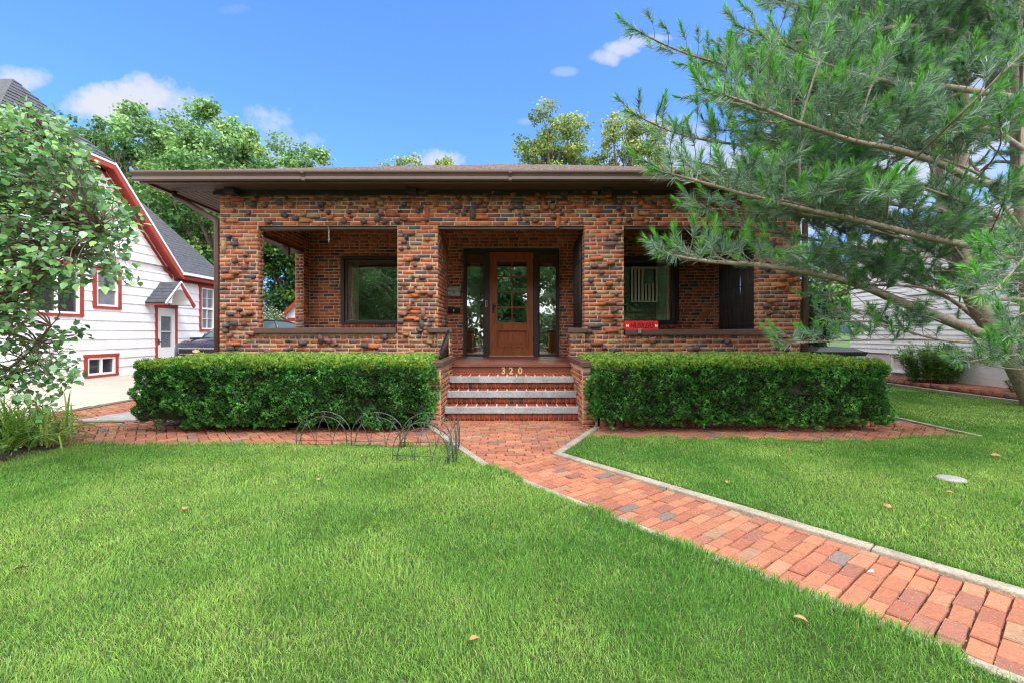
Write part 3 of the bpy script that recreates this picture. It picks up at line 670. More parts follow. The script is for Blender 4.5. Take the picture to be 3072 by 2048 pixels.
mb = MB(); mb.add([(-1.32, 9.298, 1.705), (-1.06, 9.298, 1.705), (-1.16, 9.296, 1.665), (-1.22, 9.296, 1.665), (-1.32, 9.398, 1.728), (-1.06, 9.398, 1.728)], [(0, 3, 2, 1), (4, 0, 1, 5)]); mb.build('flap', m_black, t)
mb = MB(); mb.lathe((-1.19, 9.293, 1.652), [(.004, -.022), (.012, -.012), (.006, 0), (.015, .012), (.006, .022)], 8); mb.build('emblem', m_wpaint, t)
t = thing('stair_railing', 'short black wrought iron railing on the left stair wall', 'railing', (-1.0, 6.8, .83))
mb = MB(); mb.tube([(-1.0, 7.14, 1.235), (-1.0, 6.75, 1.10), (-1.0, 6.45, .985), (-1.0, 6.33, .93), (-1.0, 6.28, .88), (-1.0, 6.30, .845), (-1.0, 6.34, .85), (-1.0, 6.345, .88)], .014, 6); mb.build('handrail', m_black, t)
for k in range(7): y = 6.42 + k * .105; zt = .97 + (y - 6.42) * .365; mb = MB(); mb.bar((-1.0, y, .832), (-1.0, y, zt), .008); mb.build('baluster', m_black, t)
mb = MB(); mb.bar((-1.0, 6.36, .86), (-1.0, 7.13, .875), .009); mb.bar((-1.0, 7.12, .832), (-1.0, 7.12, 1.232), .011); mb.build('bottom_rail', m_black, t)
# hanging chain
ch = MB()
for k in range(7):
    an = np.linspace(0, 2 * math.pi, 13); z = 2.84 - k * .030
    pts = [(-2.925 + (.011 * math.cos(q) if k % 2 else 0), 7.275 + (0 if k % 2 else .011 * math.cos(q)), z + .021 * math.sin(q)) for q in an]; ch.tube(pts, .0042, 5)
ch.tube([(-2.96, 7.295, 2.885), (-2.945, 7.27, 2.888), (-2.925, 7.265, 2.875), (-2.925, 7.275, 2.858)], .006, 6)
o = ch.build('hanging_chain', m_steel); tag(o, 'short steel chain hanging from the beam of the left porch opening', 'chain')
# sign on the right sill
t = thing('painted_sign', 'red scalloped wooden sign with black capitals standing on the right porch sill', 'sign', (2.04, 7.22, 1.25))
pts = [(1.785, 7.235, 1.252), (2.318, 7.235, 1.252)]; top = []
for (cx, w) in ((2.29, .056), (2.185, .16), (2.05, .13), (1.93, .13), (1.832, .095)):
    for q in np.linspace(0, math.pi, 7)[1:-1]: top.append((cx + w / 2 * math.cos(q) * 1.02, 7.235, 1.372 + .020 * math.sin(q)))
mb = MB(); mb.prism(pts + [(2.318, 7.235, 1.365)] + top + [(1.785, 7.235, 1.365)], (0, -.018, 0)); mb.build('board', m_signred, t)
text_mesh('lettering', 'HUSKERS', .118, m_ink, t, (2.058, 7.2155, 1.274), shear=.25, sx=.80, ext=.001, spacing=.96)
for x in (1.832, 2.287): text_mesh('badge', 'N', .052, m_wpaint, t, (x, 7.2155, 1.292), ext=.001, bold=.003)
mb = MB(); mb.box(1.99, 2.035, 7.165, 7.188, 1.185, 1.25); mb.box(1.985, 2.04, 7.168, 7.21, 1.251, 1.262); o = mb.build('clamp_clip', m_steel, bevel=.004); tag(o, 'small metal clip clamped on the right sill under the red sign', 'clip')
# flag shaped ornament hanging in the right window
t = thing('window_ornament', 'pale green framed striped flag panel hanging in the right porch window', 'ornament', (2.72, 9.40, 1.83))
x0, x1, z0, z1 = 2.452, 3.0, 1.83, 2.555; mb = MB()
mb.box(x0, x0 + .04, 9.36, 9.385, z0, z1); mb.box(x1 - .04, x1, 9.36, 9.385, z0, z1); mb.box(x0 + .041, x1 - .041, 9.36, 9.385, z1 - .04, z1); mb.box(x0 + .041, x1 - .041, 9.36, 9.385, z0, z0 + .03); mb.build('frame', m_greenc, t)
for k in range(6):
    a = x0 + .07 + k * .072; mb = MB(); mb.box(a, a + .042, 9.366, 9.38, z0 + .031, z1 - .041 if k < 3 else z0 + .38); mb.build('stripe', m_greenc, t)
mb = MB(); mb.bar((2.55, 9.372, 2.555), (2.55, 9.372, 2.70), .003); mb.build('hanger', m_wire, t); mb = MB(); mb.bar((2.9, 9.372, 2.555), (2.9, 9.372, 2.70), .003); mb.build('hanger', m_wire, t)
# little flag on a stick behind the left window
t = thing('small_flag', 'little striped flag on a stick behind the left porch window', 'flag', (-3.36, 9.48, 1.5))
mb = MB(); mb.bar((-3.40, 9.475, 2.12), (-3.33, 9.475, 1.45), .005); mb.build('stick', m_tan, t)
for k in range(5):
    mb = MB(); q = [(-3.385 + k * .028, 9.474, 1.98 - k * .03), (-3.357 + k * .028, 9.474, 1.95 - k * .03), (-3.335 + k * .026, 9.474, 1.66 - k * .015), (-3.361 + k * .026, 9.474, 1.66 - k * .015)]
    mb.prism(q, (0, .004, 0)); mb.build('stripe', m_flagred if k % 2 == 0 else m_wpaint, t)
# hanging porch lamp
t = thing('porch_lamp', 'white glass bowl lamp hanging from the right porch ceiling', 'lamp', (2.75, 8.5, 3.36))
mb = MB(); mb.bar((2.75, 8.5, 3.36), (2.75, 8.5, 2.95), .008); mb.lathe((2.75, 8.5, 3.33), [(.05, 0), (.05, .03)], 12); mb.build('stem', m_black, t)
mb = MB(); mb.lathe((2.75, 8.5, 2.83), [(.03, 0), (.07, .012), (.093, .045), (.098, .09), (.09, .12), (.03, .13)], 18); mb.build('bowl', m_opal, t)
# reed screens
def reeds(x, y0, y1, z0, z1, n):
    mb = MB()
    for i in range(n):
        y = y0 + (y1 - y0) * (i + rng.uniform(.2, .8)) / n; mb.tube([(x + rng.uniform(-.006, .006), y + rng.uniform(-.01, .01), z0), (x + rng.uniform(-.01, .01), y + rng.uniform(-.01, .01), (z0 + z1) / 2), (x, y + rng.uniform(-.01, .01), z1)], (y1 - y0) / n * .56, 5)
    for z in np.linspace(z0 + .1, z1 - .1, 5): mb.box(x - .02, x + .0, y0, y1, z - .008, z + .008)
    return mb
o = reeds(4.16, 7.50, 9.14, 1.265, 2.80, 70).build('reed_screen', m_reed); tag(o, 'black reed screen filling the side opening at the right end of the porch', 'screen')
o = reeds(1.148, 7.545, 8.43, 1.279, 2.845, 44).build('reed_screen', m_reed); tag(o, 'black reed screen hung behind the brick pier right of the front door', 'screen')
# soldier brick edging under the right hedge
o = Bricks()
for k in range(38): o.box(np.array([1.13 + k * .102, 5.87, 0.]), np.array([1., 0, 0]), np.array([0, 0, 1.]), np.array([0, -1., 0]), .005, .097, -.03, (.085 if k < 20 else .05) + rng.uniform(-.012, .012), .03, palette(PAV) * .75, .006)
o = o.build('brick_edging', m_paver, None); tag(o, 'row of upright bricks edging the bed under the right hedge', 'edging')

# ------------------------------------------------------------------ white shingled house on the left
LX = -10.95
LH = thing('white_house', 'white shingled house with red trim and grey clipped gable roof across the driveway', 'house', (LX, 10.8, 0))
KY0, KY1, GY0, GY1, EZ, KZ = 9.37, 12.21, 6.84, 14.74, 3.10, 5.72   # clip ends, gable ends, eave and clip heights
BYD = 17.15
def gable_y(z):                      # depth extent of the wall at height z
    if z <= EZ: return GY0, BYD
    f = (z - EZ) / (KZ - EZ); return GY0 + (KY0 - GY0) * f, GY1 + (KY1 - GY1) * f
core = MB()
core.prism([(LX - .05, GY0, 0), (LX - .05, BYD, 0), (LX - .05, BYD, EZ), (LX - .05, GY1, EZ), (LX - .05, KY1, KZ), (LX - .05, KY0, KZ), (LX - .05, GY0, EZ)], (-7.5, 0, 0))
wl = core.build('wall', m_white, LH)
EXPO = .252
sd_ = MB(); z = .02; k = 0
openings = [(13.96, 14.83, -.1, 2.06), (15.93, 16.75, 1.30, 2.87), (11.89, 12.69, 1.88, 2.93), (10.28, 11.57, 1.64, 2.93), (11.65, 12.59, .06, .63), (10.45, 11.97, 4.51, 5.45)]
while z < KZ:
    z1 = min(z + EXPO + .012, KZ); z1 = EZ if z < EZ < z1 else z1; ya0, ya1 = gable_y(z); yb0, yb1 = gable_y(z1)
    segs = [(ya0, ya1, yb0, yb1)]
    for (o0, o1, p0, p1) in openings:
        if z1 - .01 > p0 and z + .01 < p1:
            for (q0, q1) in ((p1 - .03, z1), (z, p0 + .03)):
                if q1 - q0 > .03 and q0 >= z - 1e-6 and q1 <= z1 + 1e-6: sd_.add([(LX + .020, o0, q0), (LX + .020, o1, q0), (LX + .008, o1, q1), (LX + .008, o0, q1), (LX - .05, o0, q0), (LX - .05, o1, q0)], [(0, 1, 2, 3), (4, 5, 1, 0)])
            ns = []
            for (a0, a1, b0, b1) in segs:
                if o1 <= a0 or o0 >= a1: ns.append((a0, a1, b0, b1)); continue
                if o0 > a0: ns.append((a0, o0, b0, o0))
                if o1 < a1: ns.append((o1, a1, o1, b1))
            segs = ns
    for (a0, a1, b0, b1) in segs:
        # boards broken into 0.61 m shingles
        y = a0
        step = .61
        while y < a1 - .01:
            y2 = min(y + step - (((k * .31) % .61) if y == a0 else 0), a1); y2 = max(y2, y + .05); y2 = min(y2, a1)
            g = .0015
            tb = lambda yy: min(max(yy, b0), b1)
            px_ = .027 + rng.uniform(-.003, .003)
            V = [(LX + px_, y + g, z), (LX + px_, y2 - g, z), (LX + .004, tb(y2 - g), z1), (LX + .004, tb(y + g), z1), (LX - .05, y + g, z), (LX - .05, y2 - g, z)]
            sd_.add(V, [(0, 1, 2, 3), (4, 5, 1, 0)]); y = y2
    z += EXPO; k += 1
sd_.build('siding', m_white, wl)
RXo = LX + .33
def rakeboard(a, b, mat, name, off=0.0, dz=0.0, w=.22, th=.04, par=LH):
    a, b = np.array(a), np.array(b); d = nrm(b - a); a = a - d * .03; b = b + d * .03; n = np.array([-d[1], d[0]])
    if n[1] > 0: n = -n
    q = [(RXo - off, a[0] + n[0] * dz, a[1] + n[1] * dz), (RXo - off, b[0] + n[0] * dz, b[1] + n[1] * dz), (RXo - off, b[0] + n[0] * (dz + w), b[1] + n[1] * (dz + w)), (RXo - off, a[0] + n[0] * (dz + w), a[1] + n[1] * (dz + w))]
    mb = MB(); mb.prism(q, (-th, 0, 0)); return mb.build(name, mat, par)
path = [(GY0, EZ), (KY0, KZ), (KY1, KZ), (GY1, EZ), (BYD, EZ)]
for ri, (a, b) in enumerate(zip(path[:-1], path[1:])):
    eo = .0025 * (ri % 2)
    rakeboard(a, b, m_wtrim, 'rake_cap', eo, -.03 + eo, .055, .06)
    rakeboard(a, b, m_red, 'rake_board', .012 + eo, .026 + eo, .125, .04)
    # red soffit between rake and wall
    mb = MB(); mb.add([(RXo - .02, a[0], a[1] - .115), (RXo - .02, b[0], b[1] - .115), (LX, b[0], b[1] - .10), (LX, a[0], a[1] - .10)], [(0, 1, 2, 3)]); mb.build('rake_soffit', m_red, LH)
    rakeboard(a, b, m_red, 'frieze', RXo - LX - .035, .13, .085, .03)
mb = MB(); mb.box(RXo - .02, RXo + .09, GY1, BYD, EZ - .03, EZ + .05); mb.build('gutter', m_wtrim, LH)
rf = MB(); A0, A1 = (RXo, KY0, KZ + .03), (RXo, KY1, KZ + .03); RG = (-11.83, 10.79, 7.22); RB = (-18.5, 10.79, 7.22)
E0, E1 = (RXo, GY0, EZ + .03), (RXo, GY1, EZ + .03)
rf.add([A0, A1, RG, RB, E0, E1, (-18.5, GY0, EZ), (-18.5, GY1, EZ)], [(0, 1, 2), (4, 0, 2, 3, 6), (1, 5, 7, 3, 2)])
rf.add([(RXo - .01, GY1, EZ + .03), (RXo - .01, 17.25, EZ + .03), (-13.6, 16.85, 5.95), (-13.6, 14.0, 5.95)], [(0, 1, 2, 3)])
rf.add([(RXo - .01, 17.25, EZ + .03), (-18, 17.25, EZ), (-18, 16.85, 5.95), (-13.6, 16.85, 5.95)], [(0, 1, 2, 3)])
# shingle courses: clip hip and lower wing slope
def courses(q0, q1, q2, q3, n, mb, lift=.012, seg=.3):
    q0, q1, q2, q3 = map(np.array, (q0, q1, q2, q3)); nn = nrm(np.cross(q1 - q0, q3 - q0)); nn = nn if nn[2] > 0 else -nn
    for i in range(n):
        t0, t1 = i / n, (i + 1.05) / n
        a, b, c, d = q0 + (q3 - q0) * t0, q1 + (q2 - q1) * t0, q1 + (q2 - q1) * min(t1, 1), q0 + (q3 - q0) * min(t1, 1)
        L = np.linalg.norm(b - a); m = max(1, int(L / seg))
        for j in range(m):
            u0, u1 = j / m, (j + 1) / m - .012; h = lift * rng.uniform(.7, 1.3)
            p = [a + (b - a) * u0, a + (b - a) * u1, d + (c - d) * u1, d + (c - d) * u0]
            mb.add([p[0] + nn * h, p[1] + nn * h, p[2] + nn * .002, p[3] + nn * .002, p[0], p[1]], [(0, 1, 2, 3), (4, 5, 1, 0)])
courses(A0, A1, RG, RG, 13, rf, .018); courses((RXo - .01, GY1, EZ + .03), (RXo - .01, 17.25, EZ + .03), (-13.6, 16.85, 5.95), (-13.6, 14.3, 5.95), 26, rf, .010)
rf.build('roof', m_roofg, LH)

def house_window(parent, X, y0, y1, z0, z1, sgn=1, mull='v', trim=.10, trm=None, drape=False, name='window', wide_head=0.):
    """window in a wall facing sgn*x; outer trim size y0..y1, z0..z1"""
    trm = trm or m_red; f = MB(); bx = lambda o0, o1, *q: f.box(min(X + sgn * o0, X + sgn * o1), max(X + sgn * o0, X + sgn * o1), *q)
    bx(-.04, .045, y0, y0 + trim, z0 + trim * .6, z1 - trim); bx(-.04, .045, y1 - trim, y1, z0 + trim * .6, z1 - trim)
    bx(-.04, .052, y0 - wide_head, y1 + wide_head, z1 - trim + .001, z1); bx(-.04, .055, y0, y1, z0, z0 + trim * .6 - .001)
    w = f.build(name, trm, parent)
    f = MB(); s = .05; a, b, c, d = y0 + trim + .001, y1 - trim - .001, z0 + trim * .6 + .001, z1 - trim - .001
    bx(-.04, .030, a, a + s, c, d); bx(-.04, .030, b - s, b, c, d); bx(-.04, .030, a + s + .001, b - s - .001, d - s, d); bx(-.04, .030, a + s + .001, b - s - .001, c, c + s)
    if mull == 'v': bx(-.03, .026, (a + b) / 2 - .025, (a + b) / 2 + .025, c + s + .001, d - s - .001)
    if mull in 'hg': bx(-.03, .026, a + s + .001, b - s - .001, (c + d) / 2 - .03, (c + d) / 2 + .03)
    if mull == 'g':
        for zc in ((c + (c + d) / 2) / 2, (d + (c + d) / 2) / 2): bx(-.022, .010, a + s + .001, b - s - .001, zc - .008, zc + .008)
        bx(-.0225, .0095, (a + b) / 2 - .008, (a + b) / 2 + .008, c + s + .001, d - s - .001)
    f.build('sash', m_wtrim, w)
    f = MB(); bx(-.034, -.024, a + s, b - s, c + s, d - s); f.build('pane', m_gdark if not drape else m_glint, w)
    return w
house_window(LH, LX, 15.9, 16.78, 1.27, 2.90, mull='g', drape=True, wide_head=.05)
house_window(LH, LX, 11.86, 12.72, 1.85, 2.96, mull='h', drape=True, wide_head=.04)
house_window(LH, LX, 10.25, 11.6, 1.61, 2.96, mull='v', wide_head=.04)
house_window(LH, LX, 10.42, 12.0, 4.48, 5.48, mull='v', wide_head=.06)
house_window(LH, LX, 11.62, 12.62, .05, .65, mull='v', trim=.085, wide_head=.02)
mb = MB(); mb.box(LX - .02, LX + .045, 11.66, 12.60, .031, .052); mb.build('sill_block', m_conc, LH)
# side door with hood
f = MB(); f.box(LX - .04, LX + .045, 13.94, 14.02, .03, 1.985); f.box(LX - .04, LX + .045, 14.77, 14.85, .03, 1.985); f.box(LX - .04, LX + .05, 13.92, 14.87, 1.986, 2.09)
df_ = f.build('door_frame', m_red, LH)
f = MB(); a, b = 14.022, 14.768
f.box(LX - .03, LX + .02, a, a + .15, .03, 1.98); f.box(LX - .03, LX + .02, b - .15, b, .03, 1.98); f.box(LX - .03, LX + .02, a + .151, b - .151, 1.72, 1.98); f.box(LX - .03, LX + .02, a + .151, b - .151, .03, .76)
f.box(LX - .028, LX + .016, a + .151, b - .151, 1.23, 1.26)
sd2 = f.build('door', m_wtrim, LH)
f = MB(); f.box(LX - .025, LX - .018, a + .15, b - .15, .76, 1.72); f.build('pane', m_glint, sd2)
f = MB(); f.box(LX + .021, LX + .035, a + .035, a + .075, .85, 1.02); f.bar((LX + .036, a + .055, .93), (LX + .07, a + .13, .93), .012); f.build('handle', m_black, sd2)
hd = MB(); X0, X1 = LX + .01, LX + .66; yl, yr, ym, zl, zm = 13.55, 14.80, 14.17, 2.11, 2.775
hd.prism([(X1, yl, zl), (X1, ym, zm), (X1, ym, zm - .05), (X1, yl + .03, zl - .03)], (X0 - X1, 0, 0)); hd.prism([(X1, ym, zm), (X1, yr, zl), (X1, yr - .03, zl - .03), (X1, ym, zm - .05)], (X0 - X1, 0, 0))
courses((X0, yl, zl + .003), (X1, yl, zl + .003), (X1, ym, zm + .003), (X0, ym, zm + .003), 6, hd, .012, .25)
ho = hd.build('door_hood', m_roofg, LH)
n = 13; arc = [(X1 - .03, ym + .36 * math.cos(t), zl - .02 + .46 * math.sin(t)) for t in np.linspace(0, math.pi, n)]
fr_ = MB(); outer = [(X1 - .03, yr - .05, zl - .02)] + [(X1 - .03, ym + (yr - .05 - ym) * math.cos(t), zl - .02 + (zm - .06 - zl) * (1 - abs(math.cos(t)))) for t in np.linspace(0, math.pi, n)][1:-1] + [(X1 - .03, yl + .05, zl - .02)]
V = outer + arc + [(x - .05, y, z) for x, y, z in arc]
fr_.add(V, [(i, i + 1, n + i + 1, n + i) for i in range(n - 1)] + [(n + i, n + i + 1, 2 * n + i + 1, 2 * n + i) for i in range(n - 1)])
fr_.add([(X1 - .08, p[1], p[2]) for p in arc] + [(X0, p[1], p[2]) for p in arc], [(i, i + 1, n + i + 1, n + i) for i in range(n - 1)])
fr_.box(X1 - .6, X1 - .031, yl + .04, yl + .10, zl - .06, zl - .021)
fr_.build('hood_front', m_wtrim, ho)
e = MB()
for (p, q) in (((yl - .02, zl - .02), (ym, zm + .012)), ((ym, zm + .012), (yr + .02, zl - .02))):
    e.prism([(X1 + .012, p[0], p[1] + .02), (X1 + .012, q[0], q[1] + .02), (X1 + .012, q[0], q[1] - .02), (X1 + .012, p[0], p[1] - .02)], (-.04, 0, 0))
e.build('hood_trim', m_wtrim, ho)
e = MB(); e.prism([(X1 + .006, ym + .03, zm - .045), (X1 + .006, yr, zl - .045), (X1 + .006, yr - .06, zl - .11), (X1 + .006, ym + .02, zm - .13)], (-.05, 0, 0)); e.build('hood_red_edge', m_red, ho); e = MB(); e.box(X0, X1 - .02, yl + .01, yl + .035, zl - .075, zl - .035); e.build('hood_red_edge', m_red, ho)
# flower pot by the wall
mb = MB(); mb.lathe((-10.55, 13.02, .031), [(.09, 0), (.13, .18), (.145, .18), (.145, .22), (.12, .22), (.11, .19)], 14); o = mb.build('flower_pot', M('terracotta', (.42, .13, .07), .8, var=(10, .2))); tag(o, 'terracotta pot by the white wall beyond the basement window', 'pot')

# ------------------------------------------------------------------ white house on the right
QX = 9.6
RH = thing('neighbour_house', 'white lap sided house with pale block foundation behind the pine', 'house', (QX, 9.5, 0))
mb = MB(); mb.box(QX + .03, QX + 8, 3.0, 12.88, 0, .70); fo = mb.build('foundation', m_found, RH)
mb = MB(); mb.box(QX + .02, QX + 8, 2.98, 12.9, .701, 3.5); wr = mb.build('wall', m_white, RH)
sd_ = MB(); z = .69; k = 0
ro = [(10.25, 11.0, 2.1, 3.12), (7.4, 8.6, 1.9, 3.2)]
while z < 3.46:
    z1 = z + .122; segs = [(2.98, 12.9)]
    for (o0, o1, p0, p1) in ro:
        if z1 - .02 > p0 and z + .02 < p1:
            ns = []
            for (a0, a1) in segs:
                if o1 <= a0 or o0 >= a1: ns.append((a0, a1)); continue
                ns += [(a0, o0), (o1, a1)]
            segs = ns
    for (a0, a1) in segs: sd_.add([(QX - .012, a0, z), (QX - .012, a1, z), (QX + .010, a1, z1), (QX + .010, a0, z1), (QX + .02, a0, z), (QX + .02, a1, z)], [(1, 0, 3, 2), (0, 1, 5, 4)])
    z += .116
sd_.build('siding', m_white, wr)
house_window(RH, QX, 10.25, 11.0, 2.1, 3.12, sgn=-1, mull='h', trm=m_wtrim, drape=True)
house_window(RH, QX, 7.4, 8.6, 1.9, 3.2, sgn=-1, mull='v', trm=m_wtrim, drape=True)
house_window(RH, QX + .02, 10.3, 11.55, .22, .69, sgn=-1, mull='v', trim=.03, trm=m_found, drape=True)
house_window(RH, QX + .02, 8.3, 8.75, .10, .40, sgn=-1, mull='v', trim=.03, trm=m_found)
rf = MB(); rf.prism([(QX - .3, 2.6, 3.5), (QX - .3, 13.2, 3.5), (QX + 4, 13.2, 4.35), (QX + 4, 2.6, 4.35)], (0, 0, .08)); rf.prism([(QX + 4, 2.6, 4.35), (QX + 4, 13.2, 4.35), (QX + 8.4, 13.2, 3.5), (QX + 8.4, 2.6, 3.5)], (0, 0, .08)); rf.build('roof', m_roofg, RH)
mb = MB(); mb.box(QX - .32, QX - .30, 2.6, 13.2, 3.44, 3.6); mb.box(QX - .299, QX + .015, 2.6, 13.2, 3.455, 3.48); mb.build('eave_board', m_wtrim, RH)
# brick planting bed at its foot
pb_ = thing('brick_border', 'low bed of loose red bricks along the foot of the right white house', 'border', (9.1, 8, 0))
b = Bricks(); y = 3.0; rr = np.random.default_rng(5)
while y < 13.4:
    l = rr.uniform(.195, .215); dx = rr.uniform(-.012, .012); b.box(np.array([8.80 + dx, y, .0]), np.array([0, 1., 0]), np.array([0, 0, 1.]), np.array([-1., 0, 0]), .004, l - .006, .02, .135 + rr.uniform(-.01, .012), .0, palette(PAV) * .92, .005)
    b.box(np.array([8.80 + dx, y, .135]), np.array([0, 1., 0]), np.array([1., 0, 0]), np.array([0, 0, 1.]), .004, l - .006, .0, .10, rr.uniform(-.003, .008), palette(PAV), .004); y += l
b.build('border_bricks', m_paver, pb_)
mb = MB(); pave(mb, [(8.91, 3.0), (9.63, 3.0), (9.63, 13.4), (8.91, 13.4)], R(90 + 4), wob=.014, gap=.009, z=.135, dark=.98); mb.build('bed_bricks', m_paver, pb_, col=True)
mb = MB(); mb.box(8.9, 9.63, 3.0, 13.4, 0, .112); mb.build('bed_soil', m_soil, pb_)

# ------------------------------------------------------------------ garage at the end of the drive
G = thing('garage', 'white garage with red bargeboards at the far end of the driveway', 'garage', (-9.9, 24, 0))
gx0, gx1, gy, gz = -12.05, -7.3, 24.0, 2.12; gm = (gx0 + gx1) / 2; ga_ = gz + (gm - gx0) * .95
mb = MB(); mb.prism([(gx0, gy, 0), (gx1, gy, 0), (gx1, gy, gz), (gm, gy, ga_), (gx0, gy, gz)], (0, 6, 0)); mb.build('wall', m_white, G)
mb = MB(); mb.add([(gx0 - .3, gy - .25, gz - .2), (gm, gy - .25, ga_ + .09), (gm, gy + 6.2, ga_ + .09), (gx0 - .3, gy + 6.2, gz - .2), (gx1 + .3, gy - .25, gz - .2), (gx1 + .3, gy + 6.2, gz - .2)], [(0, 1, 2, 3), (1, 4, 5, 2)]); mb.build('roof', m_roofg, G)
for s, (xa, xb) in enumerate(((gx0 - .3, gm), (gx1 + .3, gm))):
    mb = MB(); mb.prism([(xa, gy - .27, gz - .22), (xb, gy - .27, ga_ + .07), (xb, gy - .27, ga_ - .17), (xa, gy - .27, gz - .46)], (0, .05, 0)); mb.build('bargeboard', m_red, G)
mb = MB(); mb.box(gx0 + .02, gx1 - .02, gy - .05, gy - .002, 1.82, 2.0); mb.box(gx0 + .02, gx0 + .26, gy - .05, gy - .002, 0, 1.819); mb.box(gx1 - .26, gx1 - .02, gy - .05, gy - .002, 0, 1.819); mb.build('door_trim', m_red, G)
mb = MB(); mb.box(gx0 + .28, gx1 - .28, gy - .03, gy - .003, 0, 1.81); 
for k in range(6):
    for q in range(3): x = gx0 + .4 + k * .66; mb.box(x, x + .5, gy - .045, gy - .031, .1 + q * .58, .56 + q * .58)
mb.build('garage_door', m_wtrim, G)

